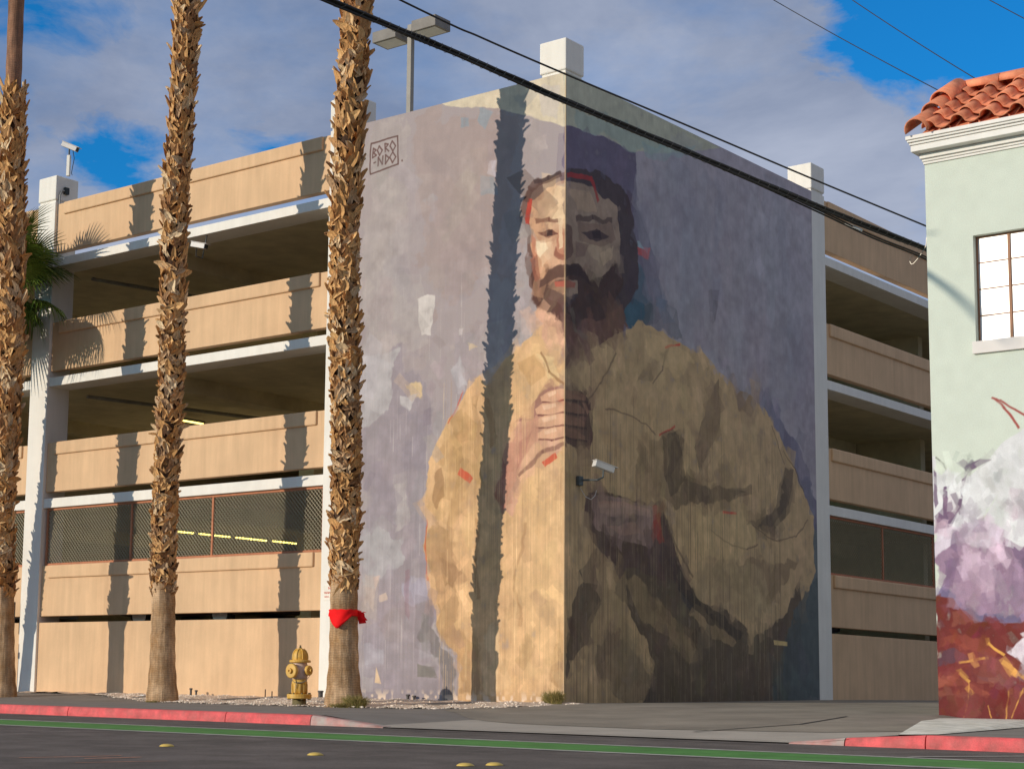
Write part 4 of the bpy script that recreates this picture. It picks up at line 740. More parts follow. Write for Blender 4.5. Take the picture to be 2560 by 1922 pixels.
def boot_mesh(rng, long):
    """a cut leaf base: two legs that clasp the trunk and meet in a channelled stub; +z up the trunk, +y outwards"""
    V = []; F = []
    def strip(P, W, thick, curl):
        n0 = len(V); nP = len(P)
        for i, (p, w) in enumerate(zip(P, W)):
            p = Vector(p); d = (Vector(P[min(i+1, nP-1)])-Vector(P[max(i-1, 0)])).normalized(); sd = d.cross(Vector((0, 1, .15))).normalized(); nn = sd.cross(d).normalized()
            if nn.y < 0: nn = -nn
            V.extend([p-sd*w/2+nn*curl*w, p+nn*0.0, p+sd*w/2+nn*curl*w, p-nn*thick])
        for i in range(nP-1):
            a = n0+4*i
            F.extend([(a, a+1, a+5, a+4), (a+1, a+2, a+6, a+5), (a+2, a+3, a+7, a+6), (a+3, a, a+4, a+7)])
        F.append((n0, n0+3, n0+2, n0+1)); e = n0+4*(nP-1); F.append((e, e+1, e+2, e+3))
    L = rng.uniform(.05, .125)*long; o = rng.uniform(.0, .045)*long; j = rng.uniform(-.06, .06)*long
    for s in (-1, 1):
        strip([(s*.12, -.03, -.175), (s*.08, .022, -.09), (s*.022, .05, 0)], [.05, .095, .10], .024, .26)
    strip([(0, .03, -.05), (j*.3, .05+o*.3, L*.4), (j, .06+o, L*.85), (j*1.6, .075+o*1.9, L*1.25)], [.13, .145, .095*rng.uniform(.8, 1.25), .03*rng.uniform(.4, 1.7)], .020, rng.uniform(.12, .34))
    m = MB().add(V, F); me = m.mesh('leaf_base', True); me.materials.append(bootm); return me
rb = random.Random(3)
BOOTS = [[boot_mesh(rb, lg) for _ in range(7)] for lg in (.65, 1.0, 1.45, 1.9)]
leafm = tint_mat('fan_leaf', [(0, (.09, .16, .02)), (.3, (.17, .27, .04)), (.6, (.05, .10, .02)), (.85, (.28, .33, .07)), (1, (.09, .16, .02))], rough=.5, bump=.1)
deadm = tint_mat('dry_fan_leaf', [(0, (.40, .30, .16)), (.5, (.26, .18, .09)), (1, (.40, .30, .16))], rough=.8, bump=.1)
def frond_mesh(rng, R=1.0, droop=.5, n=34, stem=1.0, m=None):
    """fan leaf: stem from the origin along +x, then a fan of narrow folded leaflets with hanging tips"""
    b = MB(); sp = [(stem*t, 0, .25*stem*math.sin(t*2.2)-.25*t*t*stem) for t in (0, .35, .7, 1)]
    b.tube(sp, [.022, .018, .014, .01], 4, tint=.85); c = Vector(sp[-1])
    for i in range(n):
        a = rad(-128+256*i/(n-1)); L = R*(1-.22*abs(a)/2.3)*rng.uniform(.9, 1.06); w = .030*R
        d = Vector((math.cos(a), math.sin(a), .12)); s = Vector((-math.sin(a), math.cos(a), 0)); P = []
        for t in (0, .35, .65, .86, 1.0):
            z = -droop*L*(max(0, t-.3))**1.8*1.6; tt = t-.18*droop*max(0, t-.6); P.append(c+d*L*tt+Vector((0, 0, z)))
        W = [.01, w, w*.8, w*.4, .003]; V = []
        for p, ww in zip(P, W): V += [p-s*ww+Vector((0, 0, ww*.5)), p, p+s*ww+Vector((0, 0, ww*.5))]
        F = []
        for k in range(4): a0 = 3*k; F += [(a0, a0+1, a0+4, a0+3), (a0+1, a0+2, a0+5, a0+4)]
        b.add(V, F, rng.random()*.35)
    me = b.mesh('frond', True); me.materials.append(m or leafm); return me
FR = [frond_mesh(rb, 1.05, dr) for dr in (.25, .5, .8, 1.0)]; FD = [frond_mesh(rb, .9, 1.3, 26, .8, deadm) for _ in range(2)]
CAMP = Vector((18.93, -27.42, .256))
def palm(name, label, path, base_r, smooth_top, boots_top, top, core=.225, crown=26, crown_z=None, long0=1., long1=1.6, seed=1, group='fan palms along the pavement', barkmat=None, fl=1.0, cs=1.):
    rng = random.Random(seed); x0, y0 = path[0][0], path[0][2]
    def ctr(z): return Vector((pl(z, [(p[1], p[0]) for p in path])-x0+.03*math.sin(z*.9+seed), pl(z, [(p[1], p[2]) for p in path])-y0+.03*math.sin(z*.55+seed*2), z))
    zg = H(x0, y0)-.12
    e = empty(name, (x0, y0, 0), label=label, cat='palm tree', group=group)
    prof = [(zg, base_r*1.22*fl), (zg+.15, base_r*1.14*fl), (zg+.4, base_r*1.05*fl), (zg+.9, base_r*.98), (1.5, base_r*.93), (smooth_top, base_r*.9)]
    pts = []; rr = []
    z = zg
    while z < smooth_top+.2: pts.append(ctr(z)); rr.append(pl(z, prof)*(1+.02*math.sin(z*17))); z += .05
    t1 = MB(); V = []; F = []; n = 28
    for i, (p, r) in enumerate(zip(pts, rr)):
        for k in range(n):
            a = 2*math.pi*k/n; bump = 1+.02*math.sin(3*a+p.z*1.3+seed)+.015*math.sin(7*a-p.z*2)+(.09*math.exp(-(p.z-zg)*2.2)*(.5+.5*math.sin(6*a+seed)))
            V.append(p+Vector((math.cos(a), math.sin(a), 0))*r*bump)
    for i in range(len(pts)-1):
        for k in range(n): k2 = (k+1) % n; F.append((i*n+k, i*n+k2, (i+1)*n+k2, (i+1)*n+k))
    tr = t1.add(V, F).build('trunk', barkmat or bark, e, smooth=True)
    if boots_top > smooth_top:
        pts = []; z = smooth_top-.05
        while z < boots_top: pts.append(ctr(z)); z += .3
        MB().tube(pts, [core]*len(pts), 16).build('trunk_core', corem, tr, smooth=True)
    if top > boots_top+.3:
        pts = []; z = boots_top-.6
        while z < top: pts.append(ctr(z)); z += .25
        MB().tube(pts, [.185*(1+.03*math.sin(i*1.9)) for i in range(len(pts))], 20).build('upper_trunk', barkr, e, smooth=True)
    B = []; z = smooth_top+.02; row = 0
    while z < boots_top:
        f = (z-smooth_top)/(boots_top-smooth_top); per = 8; lg = long0+(long1-long0)*min(1, max(0, (z-6)/6)) if z > 6 else long0*.8+.2*long0*z/6
        lg *= 1+.25*math.sin(z*1.7+seed*3)
        for k in range(per):
            if rng.random() < .04: continue
            a = 2*math.pi*(k+.5*(row % 2))/per+rng.uniform(-.13, .13)+row*.05; zz = z+rng.uniform(-.035, .035)
            lean = rng.uniform(-.4, .4)+(.4 if row % 2 else -.4)*(.8 if z < 9 else .45); tip = rng.gauss(-.02, .12)+(.05*lg if rng.random() < .86 else .55)
            if rng.random() < .03: tip += .6
            sc = rng.uniform(.8, 1.25)*(core/.225); li = 0 if lg < .85 else 1 if lg < 1.2 else 2 if lg < 1.6 else 3
            if rng.random() < .07: li = min(3, li+1)
            c = ctr(zz); Mx = Matrix.Translation(c) @ Matrix.Rotation(a-math.pi/2, 4, 'Z') @ Matrix.Translation((0, core-.015, 0)) @ Matrix.Rotation(-tip, 4, 'X') @ Matrix.Rotation(lean, 4, 'Y') @ Matrix.Diagonal((sc, sc, sc*rng.uniform(.85, 1.2), 1))
            w = c+Vector((x0, y0, 0)); tc_ = (CAMP-w); face = math.cos(a)*tc_.x+math.sin(a)*tc_.y
            B.append((face/tc_.length-.01*tc_.length, BOOTS[li][rng.randrange(7)], Mx))
        z += .108*(1+.12*lg); row += 1
    B.sort(key=lambda t: -t[0])
    for _, me, Mx in B[:300]:
        o = bpy.data.objects.new('leaf_base', me); col.objects.link(o); o.parent = e; o.matrix_local = Mx
    if len(B) > 300:
        VV = []; FF = []; TT = []; off = 0
        for _, me, Mx in B[300:]:
            t = rng.random(); co = np.empty(len(me.vertices)*3); me.vertices.foreach_get('co', co); co = co.reshape(-1, 3)
            m3 = np.array(Mx.to_3x3()); tr3 = np.array(Mx.translation); VV += (co @ m3.T+tr3).tolist(); FF += [tuple(v+off for v in p.vertices) for p in me.polygons]; off += len(me.vertices); TT += [t]*len(me.vertices)
        s = MB(); s.v = VV; s.f = FF; s.t = TT; s.build('leaf_bases', bootm, e, tint=True, kind='stuff')
    cz = crown_z or top
    for i in range(crown):
        a = i*2.39996+seed; el = rng.uniform(-.75, 1.2) if i > 6 else rng.uniform(.5, 1.3); me = FR[0 if el > .8 else 1 if el > .2 else 2 if el > -.3 else 3]
        if i % 6 == 5 and el < .2: me = FD[i % 2]; el = -1.0
        o = bpy.data.objects.new('frond', me); col.objects.link(o); o.parent = e; c = ctr(cz); o.location = c+Vector((math.cos(a)*.18, math.sin(a)*.18, rng.uniform(-.3, .15)))
        o.rotation_euler = (rng.uniform(-.3, .3), -el, a); s = rng.uniform(.85, 1.15)*cs; o.scale = (s, s, s)
    return e
t3 = palm('palm_tree', 'palm with a red bandana round its trunk, standing before the painted wall', [(-3.06, -0.01, -2.73), (-3.05, 2.25, -2.82), (-3.02, 4.13, -2.89), (-2.95, 6.4, -3.04), (-2.87, 8.7, -3.15), (-2.78, 11.03, -3.22), (-2.7, 13.41, -3.26), (-2.6, 19, -3.3)], .285, 2.18, 18.2, 19, core=.215, crown=16, long0=.8, long1=1.5, seed=3, fl=1.08)
t2 = palm('palm_tree', 'middle palm in front of the wire screen, left of the fire hydrant', [(-8.3, 0.0, -2.5), (-8.31, 2.41, -2.51), (-8.31, 4.5, -2.56), (-8.28, 7.04, -2.63), (-8.21, 9.62, -2.7), (-8.02, 12.21, -2.75), (-7.92, 14.9, -2.8), (-7.8, 20, -2.85)], .27, 2.2, 19, 20, core=.205, crown=16, long0=.8, long1=1.75, seed=8, fl=1.05)
t1 = palm('palm_tree', 'palm at the left edge whose upper trunk is bare and reddish', [(-13.8, 0.0, -2.35), (-13.8, 2.29, -2.42), (-13.8, 4.85, -2.57), (-13.73, 7.63, -2.65), (-13.67, 10.45, -2.77), (-13.66, 13.3, -2.91), (-13.68, 14.1, -2.93), (-13.6, 16.5, -3.0), (-13.55, 21, -3.05)], .275, 2.25, 14.15, 21, core=.225, crown=16, long0=.9, long1=1.7, seed=14)
t0 = palm('palm_tree', 'short palm with green fan leaves reaching in from the left edge', [(-16.78, 0, -1.6), (-16.5, 2.5, -1.6), (-16.2, 6, -1.6), (-15.95, 9.6, -1.6), (-15.9, 11, -1.6)], .2, 2.0, 9.4, 9.9, core=.17, crown=40, crown_z=10.1, long0=1.0, long1=1.6, seed=21, cs=1.02)
# ------------------------------------------------------------------ mint building on the right
B = empty('mint_building', (7.7, -1, 0), label='pale mint stucco building with a red clay tile roof and painted rocks below', cat='building')
Bx, By = 7.70, -1.0; zb = -.2; zt = 8.86
rock_m = paint_mat('mint_wall_paint', ROCK_IMG); mint = mat('mint_stucco', (.60, .655, .575), var=.05, bump=.4, bscale=60)
W0, W1, Z0, Z1 = .76, 2.36, 5.77, 7.47                       # window opening, measured from the corner
def wq(b, x0, x1, z0, z1, y=0): n = len(b.v); return b.add([(x0, y, z0), (x1, y, z0), (x1, y, z1), (x0, y, z1)], [(0, 1, 2, 3)])
fw = MB(); wq(fw, 0, W0, zb, zt); wq(fw, W1, 6.2, zb, zt); wq(fw, W0, W1, zb, Z0); wq(fw, W0, W1, Z1, zt)
fwo = fw.build('front_wall', rock_m, B, label='front wall with the painted rocks'); set_uv(fwo, lambda co, p: (co.x/6.2, (co.z+.1)/9.1))
rv = MB(); D = .16
rv.add([(W0, 0, Z0), (W0, D, Z0), (W0, D, Z1), (W0, 0, Z1)], [(0, 1, 2, 3)]).add([(W1, 0, Z0), (W1, D, Z0), (W1, D, Z1), (W1, 0, Z1)], [(3, 2, 1, 0)])
rv.add([(W0, 0, Z1), (W1, 0, Z1), (W1, D, Z1), (W0, D, Z1)], [(3, 2, 1, 0)]).add([(W0, 0, Z0), (W1, 0, Z0), (W1, D, Z0), (W0, D, Z0)], [(0, 1, 2, 3)])
rv.build('window_reveal', mint, B)
sw = MB().add([(0, 0, zb), (0, 9, zb), (0, 9, zt), (0, 0, zt)], [(0, 1, 2, 3)]).add([(0, 9, zb), (14, 9, zb), (14, 9, zt), (0, 9, zt)], [(0, 1, 2, 3)]).add([(14, 0, zb), (14, 9, zb), (14, 9, zt), (14, 0, zt)], [(0, 1, 2, 3)]).add([(6.2, 0, zb), (14, 0, zb), (14, 0, zt), (6.2, 0, zt)], [(0, 1, 2, 3)]).add([(0, 0, zt), (14, 0, zt), (14, 9, zt), (0, 9, zt)], [(0, 1, 2, 3)])
sw.build('side_walls', mint, B)
box('window_sill', mat('sill_paint', (.74, .70, .67), var=.04), W0-.04, W1+.04, -.06, .10, Z0-.2, Z0-.005, B, bevel=.008)
win = empty('window', (0, 0, 0)); win.parent = B
brown = mat('window_frame_paint', (.34, .17, .095), rough=.6, var=.15)
glass = mat('sunlit_blind_glass', (.90, .90, .88), rough=.25, var=.02, spec=.4)
fb = MB(); t = .028
fb.box(W0+.002, W1-.002, D-.05, D-.012, Z0+.002, Z0+t); fb.box(W0+.002, W1-.002, D-.05, D-.012, Z1-t, Z1-.002)
fb.box(W0+.002, W0+t, D-.05, D-.012, Z0+t, Z1-t); fb.box(W1-t, W1-.002, D-.05, D-.012, Z0+t, Z1-t)
for i in (1, 2, 3): xm = W0+.535*i-.01*i; fb.box(xm-.020, xm+.020, D-.056, D-.014, Z0+t, Z1-t)
for j in range(1, 4): z = Z0+(Z1-Z0)*j/4; fb.box(W0+t, W1-t, D-.04, D-.018, z-.009, z+.009)
fb.build('frame', brown, win)
for i in range(3):
    for j in range(4):
        x0 = W0+.525*i+.02; x1 = x0+.50; z0 = Z0+(Z1-Z0)*j/4+.01; z1 = Z0+(Z1-Z0)*(j+1)/4-.01
        MB().box(x0, min(x1, W1-.02), D-.03, D-.024, z0, z1).build('pane', glass, win)
# cornice of stacked mouldings
trimw = mat('cornice_paint', (.80, .78, .74), rough=.7, var=.05, streak=.04)
for (o, z0, z1) in [(.03, 8.76, 8.80), (.055, 8.80, 8.84), (.10, 8.84, 8.925), (.27, 8.925, 9.03), (.30, 9.03, 9.07), (.34, 9.07, 9.105), (.37, 9.105, 9.17)]:
    box('cornice_moulding', trimw, -o*.42, 14+o, -o, 9+o*.2, z0, z1-.003, B, bevel=.006)
# clay roof: every barrel and pan is its own piece
clay = mat('clay_tile', (.78, .30, .165), c2=(.62, .21, .11), rough=.85, var=.2, vscale=6, bump=.4, bscale=50, fine=.1, randhue=.2)
RF = empty('roof', (.13, 0, 0)); RF.parent = B
ang = math.atan2(1.12, 1.75); ca, sa = math.cos(ang), math.sin(ang)
def s_tile(w=.46, L=.52):
    V = []; F = []; prof = []
    for k in range(15):
        u = k/14
        if u < .55: a = math.pi*u/.55; prof.append((.03+.22*(1-math.cos(a))/2, .11*math.sin(a)))
        else: a = math.pi*(u-.55)/.45; prof.append((.25+.23*(u-.55)/.45, -.045*math.sin(a)))
    n = len(prof)
    for (y, lift) in ((0, .03), (L, .0)):
        for th in (0, -.022): V += [(x, y, z+lift+th) for x, z in prof]
    for k in range(n-1):
        F += [(k, k+1, 2*n+k+1, 2*n+k), (n+k, 3*n+k, 3*n+k+1, n+k+1), (k, n+k, n+k+1, k+1), (2*n+k, 2*n+k+1, 3*n+k+1, 3*n+k)]
    F += [(0, 2*n, 3*n, n), (n-1, 2*n-1, 4*n-1, 3*n-1)]
    return MB().add(V, F)
tp = s_tile().build('roof_tile', clay, RF, smooth=True)
tp.data.polygons.foreach_set('use_smooth', [True]*len(tp.data.polygons))
rr = random.Random(9); y0, z0 = -.40, 9.20; first = True
rows = 5; step = .42
for r in range(rows):
    for c in range(16):
        x = -.02+c*.475; s = r*step
        loc = (x+rr.uniform(-.008, .008), y0+s*ca, z0+s*sa+.035*0+rr.uniform(-.004, .004)+.02)
        rot = (ang-.05+rr.uniform(-.015, .015), rr.uniform(-.015, .015), rr.uniform(-.02, .02))
        if first: tp.location = loc; tp.rotation_euler = rot; first = False
        else: link_copy(tp, RF, loc, rot)
MB().add([(-.02, y0+.03, z0-.05), (7.6, y0+.03, z0-.05), (7.6, y0+2.15*ca, z0+2.15*sa-.05), (-.02, y0+2.15*ca, z0+2.15*sa-.05)], [(0, 1, 2, 3)]).build('roof_deck', clay, RF)
MB().add([(-.02, y0+.03, z0-.05), (-.02, y0+2.15*ca, z0+2.15*sa-.05), (-.02, y0+2.15*ca, z0-.06), ], [(0, 1, 2)]).add([(-.02, y0+2.1, z0-.06), (7.6, y0+2.1, z0-.06), (7.6, y0+2.15*ca, z0+2.15*sa-.05), (-.02, y0+2.15*ca, z0+2.15*sa-.05)], [(0, 1, 2, 3)]).build('gable_fill', mint, RF)
# eave fillers, rake and ridge pieces
def barrel(r0, r1, L, n=10, th=.022, arc=1.15):
    V = []; F = []
    for y, r in ((0, r0), (L, r1)):
        for q in (0, th):
            V += [((r-q)*math.cos(math.pi/2+arc*math.pi*(k/n-.5)), y, (r-q)*math.sin(math.pi/2+arc*math.pi*(k/n-.5))) for k in range(n+1)]
    m = n+1
    for k in range(n): F += [(k, k+1, 2*m+k+1, 2*m+k), (m+k, 3*m+k, 3*m+k+1, m+k+1), (k, m+k, m+k+1, k+1), (2*m+k, 2*m+k+1, 3*m+k+1, 3*m+k)]
    F += [(0, 2*m, 3*m, m), (n, 2*m-1, 4*m-1, 3*m-1)]
    return MB().add(V, F)
ef = barrel(.105, .105, .25).build('eave_tile', clay, RF, smooth=True); ef.location = (.30, y0+.06, z0-.045)
for c in range(1, 16): link_copy(ef, RF, (.36+c*.475-.0, y0+.06, z0-.045))
ef.location = (.36, y0+.06, z0-.045)
rk_ = barrel(.19, .16, .85).build('rake_tile', clay, RF, smooth=True); rk_.rotation_euler = (ang-.05, 0, 0); rk_.location = (-.05, y0-.10, z0+.0)
link_copy(rk_, RF, (-.03, y0-.10+.74*ca, z0+.03+.74*sa), (ang-.05, 0, .03)); link_copy(rk_, RF, (-.04, y0-.10+1.2*ca, z0+.09+1.2*sa), (ang-.02, 0, -.02))
rg = barrel(.16, .14, .62).build('ridge_tile', clay, RF, smooth=True)
ry, rz = y0+2.02*ca, z0+2.02*sa+.03
rg.rotation_euler = (.03, 0, math.pi/2); rg.location = (.68, ry, rz+.02)
for c in range(1, 13): link_copy(rg, RF, (.68+c*.56, ry+rr.uniform(-.01, .01), rz+.02), (.03+rr.uniform(-.01, .01), 0, math.pi/2+rr.uniform(-.02, .02)))
# concrete plinth along its foot
pc = mat('plinth_concrete', (.80, .77, .69), c2=(.64, .61, .52), rough=.9, var=.18, vscale=4, bump=.5, bscale=40, fine=.1)
Bp = [(10.2, -8.03), (10.62, -7.9), (9.95, -3.2), (12, -2.7), (20, -2.6), (20, -1.02), (7.73, -1.02), (8.3, -2.9), (8.85, -4.6)]
Tp = {8: (8.92, -4.45), 7: (8.37, -2.8), 6: (7.76, -1.02), 5: (20, -1.02), 4: (20, -1.7), 3: (11, -1.75), 2: (9.55, -2.4)}
V = [(x, y, H(x, y)+.008) for x, y in Bp[:5]]+[(x, y, -.055 if k > 6 else -.045) for k, (x, y) in sorted(Tp.items())]+[(x, y, -.5) for x, y in Bp]
ix = {k: 5+i for i, k in enumerate(sorted(Tp))}; lo = [12+i for i in range(9)]
MB().add(V, [(ix[8], ix[7], ix[6], ix[5], ix[4], ix[3], ix[2])[::-1], (0, 1, 2, ix[2], ix[8]), (2, 3, ix[3], ix[2]), (3, 4, ix[4], ix[3]), (0, ix[8], lo[8], lo[0]), (ix[8], ix[7], lo[7], lo[8]), (ix[7], ix[6], lo[6], lo[7])]).build('concrete_plinth', pc, kind='structure')
# ------------------------------------------------------------------ overhead cables
cab = mat('black_cable', (.028, .026, .026), rough=.55, var=.2, spec=.4); lashm = mat('lashing_wire', (.20, .19, .17), rough=.4, metal=.6)
P0 = Vector((3.31, -10.59, 9.55)); P1 = Vector((7.70, 1.9, 7.55))
def sag(p, q, t, s): v = p.lerp(q, t); v.z -= s*4*t*(1-t); return v
def spanpts(p, q, s, n=60, t0=0, t1=1): return [sag(p, q, t0+(t1-t0)*i/n, s) for i in range(n+1)]
cb = empty('cable_bundle', P0, label='thick lashed bundle of black cables crossing in front of the painted wall', cat='cable')
KP = [Vector(p) for p in [(-6.2, -36.5, 14.6), (-2.6, -27, 12.6), (.6, -18.4, 10.98), (3.31, -10.59, 9.58), (3.95, -8.75, 9.27), (4.64, -6.74, 8.90), (5.36, -4.63, 8.55), (6.24, -2.1, 8.12), (7.04, .4, 7.78), (7.69, 1.9, 7.55)]]
def crm(P, n=16):
    Q = []
    for i in range(len(P)-1):
        a, b, c, d = P[max(i-1, 0)], P[i], P[i+1], P[min(i+2, len(P)-1)]
        for k in range(n): t = k/n; Q.append(.5*((2*b)+(c-a)*t+(2*a-5*b+4*c-d)*t*t+(3*b-a-3*c+d)*t**3))
    return Q+[P[-1]]
C0 = crm(KP); side = Vector((.93, -.36, 0)).normalized()
for i, (ox, oz, r) in enumerate([(0, .0, .022), (.032, .012, .017), (-.03, .014, .018), (.012, -.034, .020), (-.022, -.026, .015), (.0, .036, .013)]):
    MB().tube([p-P0+side*(ox+.006*math.sin(j*.5+i*2))+Vector((0, 0, oz+.006*math.sin(j*.43+i)))*1 for j, p in enumerate(C0)], r, 8).build('cable', cab, cb, smooth=True)
lw = []
for j, p in enumerate(C0[:-1]):
    for k in range(5):
        q = p.lerp(C0[j+1], k/5); a = (j*5+k)*1.05; lw.append(q-P0+side*.058*math.cos(a)+Vector((0, 0, .058*math.sin(a))))
MB().tube(lw, .0035, 4).build('lashing', lashm, cb)
# second strand that leaves the bundle and a splice on it
d0 = C0[100]; dr = [d0]+[Vector(p) for p in [(6.29, -1.73, 8.02), (6.64, -0.7, 7.8), (7.04, 0.5, 7.62), (7.69, 2.0, 7.2)]]; DC = crm(dr, 12)
db = empty('drop_cable', d0, label='thin pair of cables hanging just below the thick bundle near the mint building', cat='cable')
for o in (-.016, .016): MB().tube([p-d0+side*o*.4+Vector((0, 0, o)) for p in DC], .014, 6).build('cable', cab, db, smooth=True)
sp = DC[19]; MB().tube([sp-d0+Vector((-.14, -.05, .10)), sp-d0+Vector((.14, -.02, -.06))], .022, 8).build('splice', mat('splice_grey', (.5, .5, .48), rough=.4), db)
tw = [Vector((7.69, .3, 8.3)), Vector((7.2, .3, 8.0)), Vector((7.12, .3, 7.75)), Vector((6.9, .3, 7.5)), Vector((6.85, .3, 7.6)), Vector((7.0, .3, 7.7))]
MB().tube([p-d0 for p in crm(tw, 6)], .006, 5).build('loose_wire', lashm, db)
KU = [Vector(p) for p in [(-3.6, -8.05, 14.55), (.83, -6.06, 11.63), (3.41, -4.96, 10.09), (5.08, -4.21, 9.14), (6.89, -3.39, 8.12), (8.7, -2.55, 7.1)]]
KU = [Vector(p) for p in [(-4.6, -5.5, 15.0), (.15-.3, -5.25+1.2, 12.36), (2.6, -2.9, 10.72), (4.3, -2.0, 9.74), (6.2, -1.1, 8.62), (7.69, -.42, 7.72)]]
KU = [Vector(p) for p in [(1.36, -16.19, 11.4), (3.74, -9.49, 9.8), (4.2, -8.2, 9.53), (4.69, -6.81, 9.28), (5.42, -4.78, 8.93), (6.32, -2.25, 8.49), (7.2, 0.21, 8.08), (7.42, 0.82, 7.98)]]
uo = MB().tube([p-KU[0] for p in crm(KU, 10)], .0145, 6).build('single_cable', cab, smooth=True, label='single black cable running just above the thick bundle', cat='cable'); uo.location = KU[0]
for nm, a, b, lb in [('wire', (-1.0, 3.6, 17.1), (8.7, 7.0, 11.0), 0), ('wire', (0, 0, 0), (0, 0, 0), 1), ('wire', (0, 0, 0), (0, 0, 0), 2)]: pass
for a, b, lb in [((-1.14,7.75,17.47),(9.51,.78,8.95),'leftmost thin wire running down to the tile roof'),((1.24,7.75,16.77),(9.97,.52,8.95),'middle thin wire running down behind the roof ridge'),((3.36, 8.5, 16.78),(12.35, 2.07, 8.95),'thin wire crossing the top right corner of the sky')]:
    a = Vector(a); b = Vector(b); o = MB().tube([sag(a, b, i/20, .12)-a for i in range(21)], .010, 5).build('overhead_wire', cab, smooth=True, label=lb, cat='wire', group='thin wires in the sky over the tile roof'); o.location = a
# ------------------------------------------------------------------ security cameras
cw = mat('camera_housing', (.62, .60, .58), rough=.45, var=.06); ck = mat('camera_dark', (.03, .035, .035), rough=.5); cbr = mat('camera_bracket', (.10, .11, .11), rough=.5, metal=.3)
def seccam(loc, rz, tilt, label, L=.42, roll_=0):
    e = empty('security_camera', loc, rz, label=label, cat='security camera')
    R_ = Matrix.Rotation(-tilt, 4, 'Y')
    b = MB(); b.box(-L/2, L/2, -.075, .075, -.055, .06); b.box(-L/2-.015, L/2+.06, -.088, .088, .06, .075)
    b.v = [tuple(R_ @ Vector(v)) for v in b.v]; h = b.build('housing', cw, e, bevel=.008)
    g = MB().box(L/2+.001, L/2+.006, -.06, .06, -.045, .045); g.v = [tuple(R_ @ Vector(v)) for v in g.v]; g.build('lens_window', ck, e); return e
c1 = seccam((.42, .70, 4.53), rad(62), rad(-16), 'white security camera sticking out of the shaded painted wall', .42)
MB().tube([(.01, 0, -.08), (.02, 0, -.2), (-.05, .1, -.26), (-.2, .34, -.25)], .022, 8).build('bracket_arm', cbr, c1, smooth=True)
MB().box(-.26, -.16, .30, .42, -.34, -.16).build('wall_box', cbr, c1, bevel=.01)
c1.rotation_euler = (0, 0, rad(62))
# bracket and box are placed in the turned frame so that they reach the wall
for ch in list(c1.children):
    if ch.name.startswith(('bracket_arm', 'wall_box')): ch.matrix_local = Matrix.Rotation(-rad(62), 4, 'Z')
for ch in c1.children:
    if ch.name.startswith('bracket_arm'): ch.data.clear_geometry(); bmq = MB().tube([(0, 0, -.06), (.0, -.02, -.2), (-.06, -.12, -.26), (-.40, -.24, -.25)], .02, 8); ch.data.from_pydata(bmq.v, [], bmq.f)
    if ch.name.startswith('wall_box'): ch.data.clear_geometry(); bmq = MB().box(-.417, -.34, -.32, -.18, -.36, -.18); ch.data.from_pydata(bmq.v, [], bmq.f)
MB().tube([(-.40, -.20, -.40), (-.36, -.08, -.56), (-.34, .08, -.6), (-.33, .2, -.52), (-.36, .3, -.4)], .006, 5).build('cable_loop', cw, c1).matrix_local = Matrix.Rotation(-rad(62), 4, 'Z')
c2 = seccam((-10.16, -.12, 10.32), rad(10), rad(-14), 'white security camera hanging under the top slab beside the middle palm', .40)
MB().tube([(-.08, .0, -.05), (-.12, .05, -.22), (-.02, .16, -.26), (.0, .2, .0), (.02, .26, .32)], .016, 6).build('bracket_arm', cbr, c2, smooth=True)
c3 = seccam((-15.45, .25, 13.78), rad(22), rad(-24), 'security camera on a post on top of the left white column', .46)
MB().box(-.06, .02, -.04, .04, -.76, -.22).build('post', white, c3); MB().tube([(-.02, 0, -.22), (-.02, 0, -.05)], .022, 8).build('swivel', cbr, c3)
MB().tube([(.06, .03, -.05), (.12, .02, -.3), (.08, -.02, -.7), (.12, -.05, -.76)], .010, 5).build('cable', ck, c3, smooth=True)
jb = MB().box(-15.645+.04, -15.53, .22, .36, 12.56, 12.74).build('junction_box', ck, G, bevel=.01)
MB().tube([(-15.58, .1, 10.9), (-15.58, .1, 12.5), (-15.57, .14, 12.62), (-15.57, .25, 12.65)], .022, 8).build('conduit', pipem, G, smooth=True)
# ------------------------------------------------------------------ fire hydrant
yel = mat('hydrant_yellow', (.66, .36, .05), c2=(.66, .42, .11), rough=.5, var=.15, vscale=9, spec=.4, bump=.2, bscale=40); pale = mat('hydrant_pale', (.62, .46, .36), rough=.55, var=.12, vscale=8)
hb = mat('hydrant_base', (.16, .13, .06), rough=.8, var=.4, vscale=12); chm = mat('chain_metal', (.35, .34, .32), rough=.4, metal=.7)
hx, hy = -4.05, -2.9; hz = H(hx, hy)
hy_ = empty('fire_hydrant', (hx, hy, hz), label='yellow fire hydrant with a hanging chain on the pavement edge', cat='fire hydrant')
MB().lathe([(.135, -.05), (.13, .14)], 24).build('base_barrel', hb, hy_, smooth=True)
MB().lathe([(.15, .135), (.23, .14), (.235, .155), (.235, .175), (.23, .185), (.235, .19), (.235, .215), (.225, .222), (.14, .225)], 28).build('flange', yel, hy_, smooth=False)
bt = MB()
for k in range(8): a = k*math.pi/4+.2; bt.lathe([(.018, 0), (.018, .13)], 6, (.205*math.cos(a), .205*math.sin(a), .12))
bt.build('flange_bolts', hb, hy_)
MB().lathe([(.148, .22), (.146, .42), (.150, .43), (.150, .445), (.142, .455), (.142, .50)], 28).build('lower_barrel', yel, hy_, smooth=True)
rbm = MB()
for k in range(10): a = k*math.pi/5; rbm.box(-.012, .012, .140, .152, .24, .42); 
q = MB()
for k in range(10):
    a = k*math.pi/5+.15; Mr = Matrix.Rotation(a, 4, 'Z'); b_ = MB().box(-.018, .018, .13, .157, .24, .415); q.add([Mr @ Vector(v) for v in b_.v], b_.f)
q.build('barrel_ribs', yel, hy_, bevel=.004)
